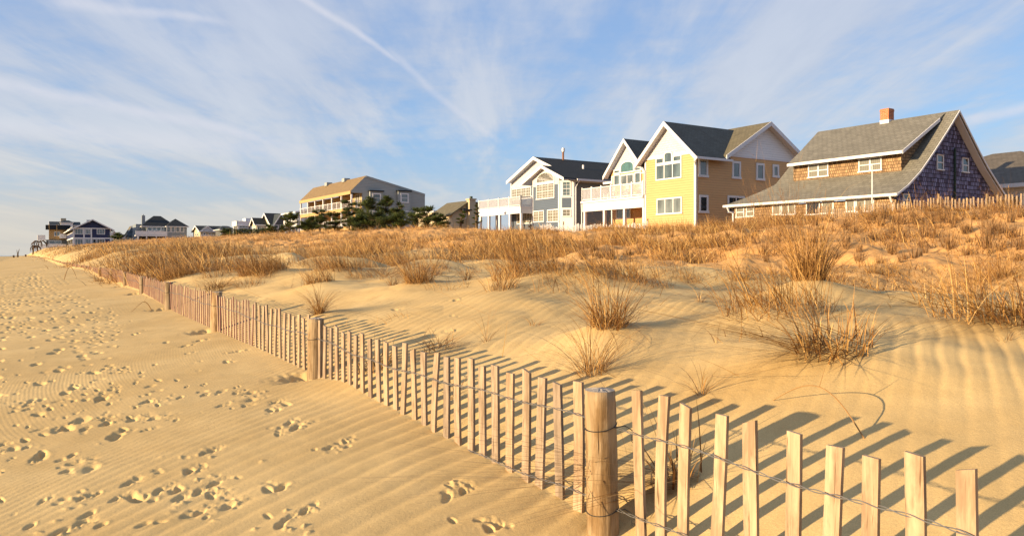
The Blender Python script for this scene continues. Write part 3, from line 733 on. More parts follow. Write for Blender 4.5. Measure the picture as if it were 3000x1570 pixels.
# woody shrubs of the upper slope
def shrub(px, py, Hh, spd, N, lab, sc_=1.0):
    x, y, z = hit(px, py)
    root, az, lean, L, w, droop, tint = tuft_arrays(x, y, Hh, spd, N, 'burst', 1.6)
    lean = np.abs(RNG.normal(.45, .25, N)); droop = RNG.uniform(-.2, .15, N)
    # twiglets branching off the stems
    K = 5; rep = np.repeat(np.arange(N), K); tt = RNG.uniform(.3, .95, N * K)
    h = L[rep] * np.sin(lean[rep]) * tt; vz = L[rep] * np.cos(lean[rep]) * tt
    r2 = root[rep].copy(); r2[:, 0] += np.cos(az[rep]) * h; r2[:, 1] += np.sin(az[rep]) * h; r2[:, 2] += vz
    az2 = az[rep] + RNG.normal(0, 1.2, N * K); lean2 = np.abs(RNG.normal(.6, .4, N * K)); L2 = Hh * RNG.uniform(.08, .3, N * K)
    R_ = np.concatenate([root, r2]); A = np.concatenate([az, az2]); Le = np.concatenate([lean, lean2]); LL = np.concatenate([L, L2])
    ww = np.concatenate([w, w[rep] * .9]) ; Dr = np.concatenate([droop, RNG.uniform(-.2, .3, N * K)]); Ti = np.concatenate([tint, np.clip(tint[rep] + .1, 0, 1)])
    z0 = float(T(x, y)); R_ = R_ - np.array([x, y, z0])
    V_, F_, t_ = blades(R_, A, Le, LL, ww, Dr, Ti, 3)
    o = np_mesh('dune_shrub', V_, F_, M['stub'], tint=t_); o.location = (x, y, z0)
    tag(o, lab, 'shrub', 'leafless brown shrubs on the upper dune')
shrub(2294, 712, 1.5, 1.1, 130, 'tall bushy brown shrub in front of the shingled cottage windows')
shrub(2171, 678, .6, .6, 70, 'small dark round shrub left of the tall bushy one')
shrub(2906, 690, .7, .6, 80, 'dark knotty shrub on bare sand near the right edge')
shrub(2880, 640, .6, .6, 60, 'dark shrub above the knotty one near the right edge')
shrub(2030, 690, .6, 1.0, 70, 'low wispy shrub below the corner of the yellow house')
shrub(1780, 700, .7, 1.3, 80, 'low twiggy shrub on the slope below the yellow house deck')
shrub(2560, 648, .7, .9, 60, 'wispy shrub under the white flagpole')
shrub(2500, 672, .6, 1.0, 60, 'sparse low shrub on the slope below the flagpole')
shrub(2740, 630, .75, .9, 80, 'scraggly shrub against the pickets below the dark gable')
shrub(2850, 600, 1.0, 1.0, 90, 'scraggly brown shrub rising above the pickets at the right gable foot')
shrub(2950, 620, .8, 1.2, 90, 'wide brown shrub before the pickets at the right edge')
shrub(1900, 655, .8, 1.6, 110, 'dark thorny shrub at the foot of the yellow front wall')
shrub(1700, 655, .6, 1.4, 90, 'dark shrub before the small white pickets of the yellow house')
# short cut-looking stubs dotted over the upper slope
cnt = 0; rgs = random.Random(21); stub_protos = []
while cnt < 120:
    px = rgs.uniform(1450, 3000); py = rgs.uniform(648, 800) - (px - 1450) * .02
    x, y, z = hit(px, py); u_, v_ = uv_of(x, y)
    if v_ < 9.5 or v_ > 26 or y > 60: continue
    if len(stub_protos) < 8:
        o = tuft_obj('grass_stub', x, y, rgs.uniform(.22, .42), rgs.uniform(.16, .34), 46, 'stub', M['stub'], 1.8, 3); stub_protos.append(o)
    else:
        o = rgs.choice(stub_protos).copy(); COL.objects.link(o); o.location = (x, y, z); o.rotation_euler = (0, 0, rgs.uniform(0, 6.28)); s_ = rgs.uniform(.6, 1.25); o.scale = (s_, s_, s_ * rgs.uniform(.8, 1.2))
    tag(o, 'short brown grass stub sticking up from the reddish sand of the upper dune', 'grass stub', 'short grass stubs on the upper dune'); cnt += 1
# the uncountable rest
def grass_field():
    NC = 44000
    Y = np.exp(RNG.uniform(math.log(7.0), math.log(260), NC * 3)); tt = RNG.uniform(-.80, .80, NC * 3); X = tt * Y
    u = -X * S_ + Y * C_; v = X * C_ + Y * S_
    leftness = sm((u - 5) / 12)                     # the far-left dune is thick with grass
    patch = fbm(X / 2.2, Y / 2.2, 91, 3); big = fbm(X / 6, Y / 6, 95, 2)
    vmin = np.interp(u, [0, 5, 10, 13, 16], [10.2, 8.8, 6.2, 3.8, 2.0])
    dens = sm((v - vmin + 2.2 * big + 1.2 * patch) / 2.2) * (0.12 + 0.88 * leftness) * (v > 1.75) * (1 - sm((v - 31) / 4))
    dens *= np.clip(0.04 + 4.0 * patch + 1.0 * big + leftness * .30 + .25 * sm((u - 30) / 25), 0.01, 1)
    crest = np.exp(-((v - np.interp(u, [0, 80, 200], [25, 25, 13])) / 2.2) ** 2)
    dens = np.maximum(dens, crest * np.interp(u, [25, 45], [.06, .26]) * (v > 6) * np.clip(.5 + 2.2 * patch, .1, 1))
    keep = RNG.rand(len(Y)) < dens
    X, Y, u, v, leftness = X[keep][:NC], Y[keep][:NC], u[keep][:NC], v[keep][:NC], leftness[keep][:NC]
    n = len(X); K = 8
    rep = np.repeat(np.arange(n), K); N = n * K
    dist = np.hypot(X, Y)[rep]
    spr = (.10 + .006 * dist)
    rx = X[rep] + RNG.normal(0, 1, N) * spr; ry = Y[rep] + RNG.normal(0, 1, N) * spr
    root = np.stack([rx, ry, T(rx, ry) - .02], -1)
    cs_ = RNG.rand(n)[rep]
    L = (.17 + .27 * leftness[rep] * (1 - .4 * sm((u[rep] - 30) / 30)) + .04 * sm((v[rep] - 10) / 6)) * RNG.uniform(.5, 1.3, N) * (.45 + 1.0 * cs_) * (1 + .25 * sm((dist - 50) / 60))
    az = np.where(RNG.rand(N) < .55, WINDAZ + RNG.normal(0, .8, N), RNG.uniform(0, 6.28, N))
    lean = np.abs(RNG.normal(.55, .5, N)) + .12 * leftness[rep]
    droop = RNG.uniform(0, 1.0, N); w = RNG.uniform(.0045, .010, N) * (1 + dist * .024)
    tint = np.clip(.37 + .62 * (cs_ - .5) + RNG.normal(0, .30, N) + .14 * leftness[rep] - .20 * sm((v[rep] - 12) / 6) * (1 - leftness[rep]), 0, 1)
    V_, F_, t_ = blades(root, az, lean, L, w, droop, tint, 3)
    o = np_mesh('beach_grass', V_, F_, M['grass'], tint=t_)
    tag(o, 'dry golden beach grass covering the dunes between the fence and the houses', 'grass', kind='stuff')
    # long fallen straws lying on the sand of the foredune
    N = 2600
    uu = RNG.uniform(2, 30, N); v2 = np.interp(uu, [0, 8, 16, 30], [6.0, 5.0, 4.0, 3.2]) + RNG.normal(0, 1.9, N); v2 = np.maximum(v2, 1.9)
    x = -uu * S_ + v2 * C_; y = uu * C_ + v2 * S_
    root = np.stack([x, y, T(x, y) + .012], -1)
    V_, F_, t_ = blades(root, np.where(RNG.rand(N) < .7, math.radians(205) + RNG.normal(0, .5, N), RNG.uniform(0, 6.28, N)), RNG.uniform(1.1, 1.55, N), RNG.uniform(.08, .55, N), RNG.uniform(.003, .006, N), RNG.uniform(-.1, .25, N), np.clip(RNG.normal(.6, .25, N), 0, 1), 4)
    o = np_mesh('fallen_straw', V_, F_, M['grass'], tint=t_)
    tag(o, 'scattered fallen straws lying on the foredune sand', 'straw', kind='stuff')
grass_field()

# ================================================================ houses
class Fr:
    """local frame of a house: x inland, y along the shore away from us, origin = near seaward corner"""
    def __init__(s, px, Y, g_): 
        t = (px - 1500) / F; X = t * Y; s.u0, s.v0 = uv_of(X, Y); s.g = g_; s.X, s.Y = X, Y
    def y(s, px, x=0): t = (px - 1500) / F; v = s.v0 + x; return v * (C_ - t * S_) / (S_ + t * C_) - s.u0
    def x(s, px, y=0): t = (px - 1500) / F; u = s.u0 + y; return u * (S_ + t * C_) / (C_ - t * S_) - s.v0
    def z(s, py, x=0, y=0): return (HZ - py) * ((s.u0 + y) * C_ + (s.v0 + x) * S_) / F - s.g
    def empty(s, name, label, cat, group=None): return empty(name, (s.X, s.Y, CAMZ + s.g), PHI, label, cat, group)
def Vv3(o, h, n, a, d, z): return Vector(o) + Vector(h) * a + Vector(n) * d + Vector((0, 0, z))
def plane(kind, p=0.0):
    if kind == 'F': return ((p, 0, 0), (0, 1, 0), (-1, 0, 0))
    if kind == 'S': return ((0, p, 0), (1, 0, 0), (0, -1, 0))
    return kind
def pbox(mb, pl, a0, a1, z0, z1, d0, d1, mi=0):
    o, h, n = pl; P_ = [Vv3(o, h, n, a, d, z) for z in (z0, z1) for (a, d) in ((a0, d0), (a1, d0), (a1, d1), (a0, d1))]
    mb.add(P_, [(0, 3, 2, 1), (4, 5, 6, 7), (0, 1, 5, 4), (1, 2, 6, 5), (2, 3, 7, 6), (3, 0, 4, 7)], mi)
def window(par, pl, a0, a1, z0, z1, cols=1, hung=False, grid=None, glass='glass', fw=.10, mw=.07, mat='white', arch=0.0, transom=None, sill=True):
    a0, a1 = sorted((a0, a1)); z0, z1 = sorted((z0, z1)); o, h, n = pl
    fr = MB()
    pbox(fr, pl, a0, a0 + fw, z0 + fw, z1 - (0 if arch else fw), 0, .06); pbox(fr, pl, a1 - fw, a1, z0 + fw, z1 - (0 if arch else fw), 0, .06)
    pbox(fr, pl, a0 - (.04 if sill else 0), a1 + (.04 if sill else 0), z0, z0 + fw, 0, .09 if sill else .06)
    if not arch: pbox(fr, pl, a0, a1, z1 - fw, z1, 0, .06)
    else:
        N = 14; am = (a0 + a1) / 2; ra = (a1 - a0) / 2
        oc = [(am + ra * math.cos(math.pi * i / N), z1 + arch * math.sin(math.pi * i / N)) for i in range(N + 1)]
        ic = [(am + (ra - fw) * math.cos(math.pi * i / N), z1 + (arch - fw) * math.sin(math.pi * i / N)) for i in range(N + 1)]
        for i in range(N):
            quad = [oc[i], oc[i + 1], ic[i + 1], ic[i]]
            fr.ext([Vv3(o, h, n, a, 0, z) for a, z in quad], Vector(n) * .06)
    cw = (a1 - a0 - fw) / cols
    for k in range(1, cols): a = a0 + fw / 2 + cw * k; pbox(fr, pl, a - mw / 2, a + mw / 2, z0 + fw, z1 - fw * .5, 0, .052)
    if transom: pbox(fr, pl, a0 + fw, a1 - fw, transom - mw / 2, transom + mw / 2, 0, .048)
    if hung: zm = (z0 + z1) / 2; pbox(fr, pl, a0 + fw, a1 - fw, zm - .025, zm + .025, 0, .045)
    if grid:
        gx, gz = grid
        for k in range(1, gx * cols): a = a0 + fw / 2 + (a1 - a0 - fw) * k / (gx * cols); pbox(fr, pl, a - .012, a + .012, z0 + fw, z1 - fw, 0, .03)
        for k in range(1, gz): z = z0 + (z1 - z0) * k / gz; pbox(fr, pl, a0 + fw, a1 - fw, z - .012, z + .012, 0, .032)
    w = fr.build('window', M[mat], par)
    pn = MB()
    if arch:
        N = 14; am = (a0 + a1) / 2; ra = (a1 - a0) / 2 - fw * .5
        poly = [(a1 - fw * .5, z0 + fw * .5)] + [(am + ra * math.cos(math.pi * i / N), z1 + (arch - fw * .5) * math.sin(math.pi * i / N)) for i in range(N + 1)] + [(a0 + fw * .5, z0 + fw * .5)]
        pn.ext([Vv3(o, h, n, a, .002, z) for a, z in poly], Vector(n) * .018)
    else: pbox(pn, pl, a0 + fw * .5, a1 - fw * .5, z0 + fw * .5, z1 - fw * .5, .002, .02)
    pn.build('pane', M[glass], w)
    return w
def prof(mb, pts, ax, a0, a1, th, mi=0):
    """roof skin: profile [(across, z)] run along ax ('x' or 'y') from a0 to a1 with thickness th"""
    pts = list(pts); low = [(p, z - th) for p, z in pts][::-1]
    for i in range(len(pts) - 1):
        (p, z), (p2, z2) = pts[i], pts[i + 1]
        quad = [(p, z), (p2, z2), (p2, z2 - th), (p, z - th)]
        if ax == 'y': mb.ext([(c, a0, zz_) for c, zz_ in quad], (0, a1 - a0, 0), mi)
        else: mb.ext([(a0, c, zz_) for c, zz_ in quad], (a1 - a0, 0, 0), mi)
def rake(mb, pts, ax, a, w=.22, t=.05, side=-1):
    """board along a roof edge, standing proud of it"""
    for i in range(len(pts) - 1):
        (p, z), (p2, z2) = pts[i], pts[i + 1]
        quad = [(p, z + .012), (p2, z2 + .012), (p2, z2 - w), (p, z - w)]
        if ax == 'y': mb.ext([(c, a, zz_) for c, zz_ in quad], (0, side * t, 0))
        else: mb.ext([(a, c, zz_) for c, zz_ in quad], (side * t, 0, 0))
def soffit(par, pts, ax, a0, a1, th, mat='white'):
    m = MB(); prof(m, [(p, z - th - .004) for p, z in pts], ax, a0, a1, .03); return m.build('soffit', M[mat], par)
def railing(par, p0, p1, z0, z1, posts, bal=.12, mat='white', pw=.12, glassy=False):
    """deck railing from p0 to p1 (local xy)"""
    a, b_ = Vector((*p0, 0)), Vector((*p1, 0)); L = (b_ - a).length; d = (b_ - a).normalized()
    mb = MB(); Z = Vector((0, 0, 1))
    mb.bar(a + Z * (z1 - .03), b_ + Z * (z1 - .03), .09, .06); mb.bar(a + Z * (z0 + .1), b_ + Z * (z0 + .1), .05, .06)
    for k in range(posts + 1):
        p = a + d * L * k / posts; mb.box(p.x - pw / 2, p.x + pw / 2, p.y - pw / 2, p.y + pw / 2, z0, z1 + .10)
    if glassy: mb.ext([a + Z * (z0 + .13), b_ + Z * (z0 + .13), b_ + Z * (z1 - .08), a + Z * (z1 - .08)], Vector((-d.y, d.x, 0)) * .03)
    else:
        n = int(L / bal)
        for k in range(1, n):
            p = a + d * L * k / n; mb.box(p.x - .02, p.x + .02, p.y - .02, p.y + .02, z0 + .13, z1 - .06)
    return mb.build('railing', M[mat], par)
def part(name, mat, par, fn):
    mb = MB(); fn(mb); return mb.build(name, M[mat], par)
FPL = plane('F'); SPL = plane('S')

# ---------------------------------------------------------------- yellow house
def yellow():
    h = Fr(2037.7, 52.0, 0.4); e = h.empty('yellow_house', 'big pale yellow clapboard house with white gables, dark roofs and a white deck', 'house')
    y1 = h.y(1889.6); ze = h.z(455, 0, 0); XB = h.x(2338, 0) ; yD = h.y(1710, 0); r = h.x(1791.8, yD); yL = yD
    zt = h.z(443, 0, 0)
    zt2 = zt
    ymid = y1 / 2; za = h.z(357.7 + 4, 0, ymid)
    za = max(za, zt + 2.0)
    # walls
    mb = MB(); mb.box(0, XB, 0, y1, -1, zt); mb.box(r, XB, y1, yL, -1, zt); mb.build('wall', M['yellow'], e)
    # main gable (white scallops) and its roof, ridge runs inland
    ov = .55; drop = (za - zt) / (y1 / 2) * ov
    pts = [(-ov, zt - drop + .12), (ymid, za + .12), (y1 + ov, zt - drop + .12)]
    part('gable', 'white_scallop', e, lambda m: m.ext([(-.02, 0, zt), (-.02, y1, zt), (-.02, ymid, za - .02)], (.3, 0, 0)))
    xr = h.x(2240.4, 0)
    part('roof', 'roof_dark_x', e, lambda m: (prof(m, [(.0, zt + .12), pts[1], pts[2]], 'x', -.5, xr + .5, .14), prof(m, [pts[0], (.0, zt + .12)], 'x', -.5, h.x(2124, 0), .14))); soffit(e, pts, 'x', -.5, -.01, .14)
    def tr(m):
        rake(m, pts, 'x', -.5, .32, .06)
        m.box(-.035, .0, -.03, y1, zt - .10, zt + .10)
        m.box(-.55, h.x(2127, 0), -ov - .12, -ov, zt - drop - .08, zt - drop + .08)      # gutter
        m.box(-.03, .12, -.035, .12, -1, zt - .12)                                        # corner board
        m.box(-.03, 0, y1 - .14, y1, -1, zt - .11)
        m.box(0, XB, -.03, 0, zt - .10, zt + .06)
    part('trim', 'white', e, tr)
    dp = MB(); dp.tube([(-.5, -ov - .05, zt - drop - .05), (-.35, -.25, zt - .7), (-.09, -.09, zt - .95), (-.09, -.09, -.6)], .05, 8); dp.build('downspout', M['white'], e)
    dp = MB(); dp.tube([(-.45, y1 + .5, zt - drop - .05), (-.3, y1 + .1, zt - .6), (-.1, y1 - .05, zt - .85), (-.1, y1 - .05, h.z(570, 0, y1))], .05, 8); dp.build('downspout', M['white'], e)
    # cross gable facing us, ridge runs along the shore
    xa = h.x(2122, 0); xb = h.x(2338, 0) ; xm = xr; zx = h.z(363, xm, 0); zbt = zt
    sl = (zx - zbt) / (xm - xa)
    ptx = [(xa - .4, zbt - sl * .4 + .10), (xm, zx + .10), (2 * xm - xa + .6, zbt - sl * .6 + .10)]
    part('gable', 'white_clap', e, lambda m: m.ext([(xa, -.02, zbt), (2 * xm - xa, -.02, zbt), (xm, -.02, zx - .03)], (0, .3, 0)))
    part('roof', 'roof_olive_y', e, lambda m: prof(m, ptx, 'y', -.55, y1 * .8, .14)); soffit(e, ptx, 'y', -.55, -.01, .14)
    part('trim', 'white', e, lambda m: rake(m, ptx, 'y', -.55, .30, .05))
    # left gable
    yc = h.y(1829, r - .45); zl = h.z(409, r - .45, yc); zle = zt; hw = yL - yc
    pl_ = [(yc - hw - .4, zle - .45), (yc, zl + .1), (yL + .5, zle - .45)]
    part('roof', 'roof_dark_x', e, lambda m: prof(m, pl_, 'x', r - .5, xr, .14)); soffit(e, pl_, 'x', r - .5, r - .01, .14)
    part('gable', 'white_scallop', e, lambda m: m.ext([(r - .02, yc - hw, zle), (r - .02, yL, zle), (r - .02, yc, zl - .02)], (.3, 0, 0)))
    def tr2(m):
        rake(m, pl_, 'x', r - .5, .30, .06); m.box(r - .03, r, y1, yL, zle - .55, zle - .45); m.box(r - .03, r, yL - .14, yL + .02, -1, zle - .56)
    part('trim', 'white', e, tr2)
    # low wing at the far left
    yw = yL + 1.1
    part('wing', 'yellow', e, lambda m: m.box(r + 1.2, XB, yL, yw, -1, zt - .9))
    part('roof', 'roof_dark_y', e, lambda m: m.ext([(r + .5, yL + .01, zt - .9), (XB, yL + .01, zt - .2), (XB, yw + .5, zt - .2), (r + .5, yw + .5, zt - .9)], (0, 0, .14)))
    part('gutter', 'white', e, lambda m: m.box(r + .38, r + .5, yL, yw + .5, zt - .98, zt - .8))
    # windows: front
    def fw(pxl, pxr, pyt, pyb, x=0.0, **k):
        ya, yb = h.y(pxl, x), h.y(pxr, x); ymd = (ya + yb) / 2
        return window(e, plane('F', x), ya, yb, h.z(pyb, x, ymd), h.z(pyt, x, ymd), **k)
    # upper triple window with short arched centre light
    ya, yb = h.y(1922, 0), h.y(1998, 0); zb = h.z(525, 0, (ya + yb) / 2); zt_ = h.z(457, 0, (ya + yb) / 2)
    ztr = zb + (zt_ - zb) * .70
    w3 = (ya - yb) / 3
    window(e, FPL, yb, ya, zb, ztr, cols=3, glass='glass', sill=False)
    window(e, FPL, yb, yb + w3, ztr, zt_ , cols=1, glass='glass', sill=False)
    window(e, FPL, ya - w3, ya, ztr, zt_, cols=1, glass='glass', sill=False)
    window(e, plane('F', -.03), yb + w3, ya - w3, ztr, zt_ + .12, cols=1, glass='glass', arch=.22, sill=False)
    fw(1925, 1999, 578, 627, cols=3, glass='glass_blind')
    # recessed front: big arch over doors
    x = r - .025
    ya, yb = h.y(1818.5, x), h.y(1858.5, x); ym = (ya + yb) / 2
    window(e, plane('F', x), yb, ya, h.z(505.5, x, ym), h.z(486, x, ym), glass='glass_arch', arch=h.z(470, x, ym) - h.z(486, x, ym), sill=False)
    fw(1819, 1858, 509, 543, x, cols=2, grid=None, glass='glass_blind', sill=False)
    fw(1799, 1817.5, 496, 509, x, glass='glass', sill=False); fw(1799, 1817.5, 510, 543, x, glass='glass', sill=False)
    fw(1860, 1879, 487, 501, x, glass='glass', sill=False); fw(1860, 1879, 503, 540, x, glass='glass', sill=False)
    fw(1806, 1849, 598, 640, x, cols=2, glass='glass_blind', sill=False)
    # side windows
    def sw(a, c, t_, b_, **k):
        xa_, xb_ = h.x(1680 + a / 3.578), h.x(1680 + c / 3.578); xm_ = (xa_ + xb_) / 2
        return window(e, SPL, xa_, xb_, h.z(320 + b_ / 3.578, xm_, 0), h.z(320 + t_ / 3.578, xm_, 0), **k)
    sw(1308, 1407, 515, 710, glass='glass_blind', fw=.16); sw(1660, 1750, 542, 728, glass='glass_blind', fw=.16); sw(1912, 1998, 563, 745, glass='glass_blind', fw=.16)
    sw(2085, 2150, 577, 715, glass='glass_blind', fw=.16); sw(1313, 1410, 895, 1085, glass='glass_dark', fw=.16); sw(1613, 1790, 905, 1090, cols=2, glass='glass_dark', fw=.14)
    # deck in the recess
    zd = h.z(572, 0, y1); zr = h.z(531.5, 0, y1)
    part('deck', 'white', e, lambda m: (m.box(-.25, r, y1 + .005, yD + .1, zd - .16, zd), m.box(-.12, .06, y1 + .01, yD, zd - .85, zd - .163)))
    railing(e, (-.12, y1 + .08), (-.12, yD), zd, zr, 6); railing(e, (-.12, yD), (r, yD), zd, zr, 2)
    for px in (1714, 1771, 1830, 1887):
        yy = h.y(px, 0); part('column', 'white', e, lambda m: m.box(-.08, .12, yy - .1, yy + .1, -.6, zd - .86))
    dp = MB(); dp.tube([(-.2, yD + .05, zd - .2), (-.16, yD + .05, zd - .9), (-.16, yD + .03, -.5)], .045, 8); dp.build('downspout', M['white'], e)
    # rear porch wall glimpsed between the columns
    vent = MB(); vent.box(-.55, -.50, ymid - .01, ymid + .01, za - .5, za - .45)
    return h, e, r, y1, yD, zd
hy, ey, ry, y1y, yDy, zdy = yellow()
def deck_chair(h, lx, ly, lz, rz, label, grp):
    X, Y = xy_of(h.u0 + ly, h.v0 + lx); t = empty('deck_chair', (X, Y, CAMZ + h.g + lz), PHI + rz, label, 'chair', grp)
    m = MB(); m.box(-.28, .25, -.28, .28, .34, .38); m.build('seat', M['white'], t)
    m = MB()
    for k in range(5): m.ext([(.22, -.26 + k * .11, .36), (.26, -.26 + k * .11, .36), (.48, -.26 + k * .11, 1.08), (.44, -.26 + k * .11, 1.08)], (0, .09, 0))
    m.box(.36, .40, -.27, .28, .78, .84)
    m.build('backrest', M['white'], t)
    for sy in (-.31, .31):
        m = MB(); m.box(-.32, .34, sy - .05, sy + .05, .56, .60); m.build('armrest', M['white'], t)
        for sx in (-.28, .24):
            m = MB(); m.box(sx - .03, sx + .03, sy - .03, sy + .03, 0, .559); m.build('leg', M['white'], t)
for k, (yy, rz, lab) in enumerate([(.25, .1, 'white slatted deck chair nearest the yellow wall behind the deck rail'), (.5, -.2, 'middle white slatted chair on the yellow house deck'), (.72, .3, 'white slatted chair farthest from the yellow wall on the deck')]):
    deck_chair(hy, 1.0, y1y + (yDy - y1y) * yy, zdy, rz, lab, 'chairs on the yellow house deck')

# ---------------------------------------------------------------- slate blue house
def blue():
    h = Fr(1638.7, 76.0, 0.6); e = h.empty('slate_blue_house', 'slate blue house with white gables and long white deck, left of the yellow house', 'house')
    # chamfered near corner
    lo, hi = 0.1, 6
    for _ in range(40):
        c = (lo + hi) / 2; u, v = h.u0 - c, h.v0 + c; X, Y = xy_of(u, v); px = 1500 + F * X / Y
        if px < 1681: lo = c
        else: hi = c
    zt = h.z(527, 0, 0); yw = h.y(1560.5); XD = 17.0
    xdk = h.x(1524.4, yw); rb = 1.6; yE = h.y(1496, rb)
    mb = MB()
    mb.ext([(0, 0, -1), (0, yw, -1), (XD, yw, -1), (XD, 0, -1)], (0, 0, zt + 1)); mb.build('wall', M['slate_clap'], e)
    mb = MB(); mb.ext([(0, 0, -1), (XD, -.001, -1), (XD, -c, -1), (c, -c, -1)], (0, 0, zt + 1)); mb.build('side_wall', M['olive_clap'], e)
    mb = MB(); mb.box(rb, XD, yw, yE, -1, zt + .1); mb.build('wall', M['slate_clap'], e)
    ch = ((0, 0, 0), Vector((1, -1, 0)).normalized(), Vector((-1, -1, 0)).normalized()); Lc = c * math.sqrt(2)
    mb = MB(); pbox(mb, ch, 0.02, Lc - .02, -1, zt - .01, .001, .005); mb.build('bay_panel', M['white'], e)
    mb = MB(); pbox(mb, ch, Lc * .18, Lc * .82, h.z(607.5), h.z(578.5), .005, .03); mb.build('bay_panel', M['slate_clap'], e)
    window(e, ch, Lc * .2, Lc * .80, h.z(574), h.z(530.5), hung=True, grid=(2, 4), glass='glass', fw=.09)
    window(e, ch, Lc * .2, Lc * .80, h.z(634), h.z(611), grid=(2, 2), glass='glass_curt', fw=.09)
    # projecting front gable
    yr = -c - .5; yl = h.y(1525.6, -.5); yc = (yr + yl) / 2; za = h.z(483, -.5, yc); ze = h.z(519, -.5, yr)
    pts = [(yr, ze), (yc, za), (yl, ze)]
    part('roof', 'roof_black_x', e, lambda m: prof(m, pts, 'x', -.55, XD * .6, .12)); soffit(e, pts, 'x', -.55, rb - .7, .12)
    sl = (za - ze) / (yc - yr)
    gz0 = ze + sl * (0 - yr); 
    yl2 = yw
    part('gable', 'white_scallop', e, lambda m: m.ext([(-.02, -.0, zt - .35), (-.02, 0, gz0 - .14), (-.02, yc, za - .13), (-.02, min(yl2, yl - .3), ze + sl * (yl - min(yl2, yl - .3)) - .14), (-.02, min(yl2, yl - .3), zt - .35)], (.3, 0, 0)))
    # main gable
    ym_l = h.y(1484.7, rb - .6); zme = h.z(531, rb - .6, ym_l); ymc = (ym_l + yr) / 2; zma = h.z(458.5, rb - .6, h.y(1564, rb - .6)); ymc = h.y(1564, rb - .6)
    pm = [(yr - .0, ze + .012), (ymc, zma), (ym_l, zme)]
    part('roof', 'roof_black_x', e, lambda m: prof(m, pm, 'x', rb - .65, XD, .12)); soffit(e, pm[1:], 'x', rb - .65, rb - .01, .12)
    zq = lambda y: ze + (zma - ze) * (y - yr) / (ymc - yr)
    part('gable', 'white_scallop', e, lambda m: m.ext([(rb - .02, yw * .3, zt + .06), (rb - .02, yE, zt + .06), (rb - .02, yE, zme + (zma - zme) * (ym_l - yE) / (ym_l - ymc) - .14), (rb - .02, ymc, zma - .13), (rb - .02, yw * .3, zq(yw * .3) - .15)], (.3, 0, 0)))
    def tr(m):
        rake(m, pts, 'x', -.55, .30, .05); rake(m, [(yc + .3, zq(yc + .3))] + pm[1:], 'x', rb - .65, .32, .05)
        m.box(c, XD, yr - .12, yr, ze - .22, ze - .02)
        m.box(-.03, 0, -.02, .16, -1, zt - .36); m.box(c - .0, c + .2, -c - .03, -c, -1, zt - .01); m.box(-.03, 0, yw - .14, yw, -1, zt - .36)
        m.box(c + .2, XD, -c - .02, -c, zt - .2, zt - .005)
        m.box(rb - .05, rb, yE - .14, yE, -1, zt + .05)
    part('trim', 'white', e, tr)
    dp = MB(); dp.tube([(c + .3, yr - .05, ze - .2), (c + .2, -c - .09, ze - .8), (c + .2, -c - .09, -.5)], .045, 8); dp.build('downspout', M['white'], e)
    # chimney flue, vent
    def onroof(x, y): return ze + (zma - ze) * (y - yr) / (ymc - yr)
    fx_ = h.x(1645, ymc); fl = MB(); fl.tube([(fx_, ymc - .3, zma - .4), (fx_, ymc - .3, zma + .75)], .11, 10); f_ = fl.build('flue', M['rust'], e)
    fl = MB(); fl.tube([(fx_, ymc - .3, zma + .752), (fx_, ymc - .3, zma + 1.15)], .19, 10); fl.build('flue_cap', M['metal'], f_)
    vy = yr + (ymc - yr) * .5; vx = h.x(1708.6, vy); fl = MB(); fl.tube([(vx, vy, onroof(vx, vy) - .1), (vx, vy, onroof(vx, vy) + .45)], .11, 8); fl.build('vent', M['white'], e)
    def fw(pxl, pxr, pyt, pyb, x=0.0, **k):
        ya, yb = h.y(pxl, x), h.y(pxr, x); ymd = (ya + yb) / 2
        return window(e, plane('F', x), ya, yb, h.z(pyb, x, ymd), h.z(pyt, x, ymd), **k)
    fw(1572, 1625, 536, 582, cols=3, hung=True, grid=(2, 6), glass='glass_curt')
    ya, yb = h.y(1572, 0), h.y(1625, 0)
    window(e, FPL, yb, ya, h.z(535, 0, (ya + yb) / 2), h.z(527, 0, (ya + yb) / 2), cols=3, grid=(2, 2), glass='glass_curt', arch=.85, sill=False)
    fw(1563, 1594.5, 616, 650, cols=2, grid=(2, 4), glass='glass_curt'); fw(1604, 1638, 612, 650, cols=2, grid=(2, 4), glass='glass_curt')
    fw(1500, 1557, 549, 583, rb, cols=4, grid=(2, 4), glass='glass_curt', sill=False)
    fw(1515, 1560, 622, 655, rb, cols=3, grid=(2, 3), glass='glass_curt', sill=False)
    # deck
    zd = h.z(602, xdk, yw); zr = h.z(573.5, xdk, yw); yD = h.y(1401.7, xdk)
    part('deck', 'white', e, lambda m: (m.box(xdk, rb, yw + .01, yD, zd - .16, zd), m.box(xdk + .05, xdk + .2, yw + .02, yD, zd - .75, zd - .163), m.box(xdk + .2, -.01, yw + .03, yw + .15, zd - .75, zd - .163)))
    railing(e, (xdk + .06, yw + .06), (xdk + .06, yD), zd, zr, 4); railing(e, (xdk + .06, yw + .06), (-.06, yw + .06), zd, zr, 1)
    for px in (1406, 1430.5, 1462, 1492, 1524.4):
        yy = h.y(px, xdk); part('column', 'white', e, lambda m: m.box(xdk + .02, xdk + .22, yy - .12, yy + .12, -.8, zd - .76))
    for px in (1453,):
        yy = h.y(px, xdk + 2); part('column', 'white', e, lambda m: m.box(xdk + 2, xdk + 2.2, yy - .12, yy + .12, -.8, zd - .165))
blue()

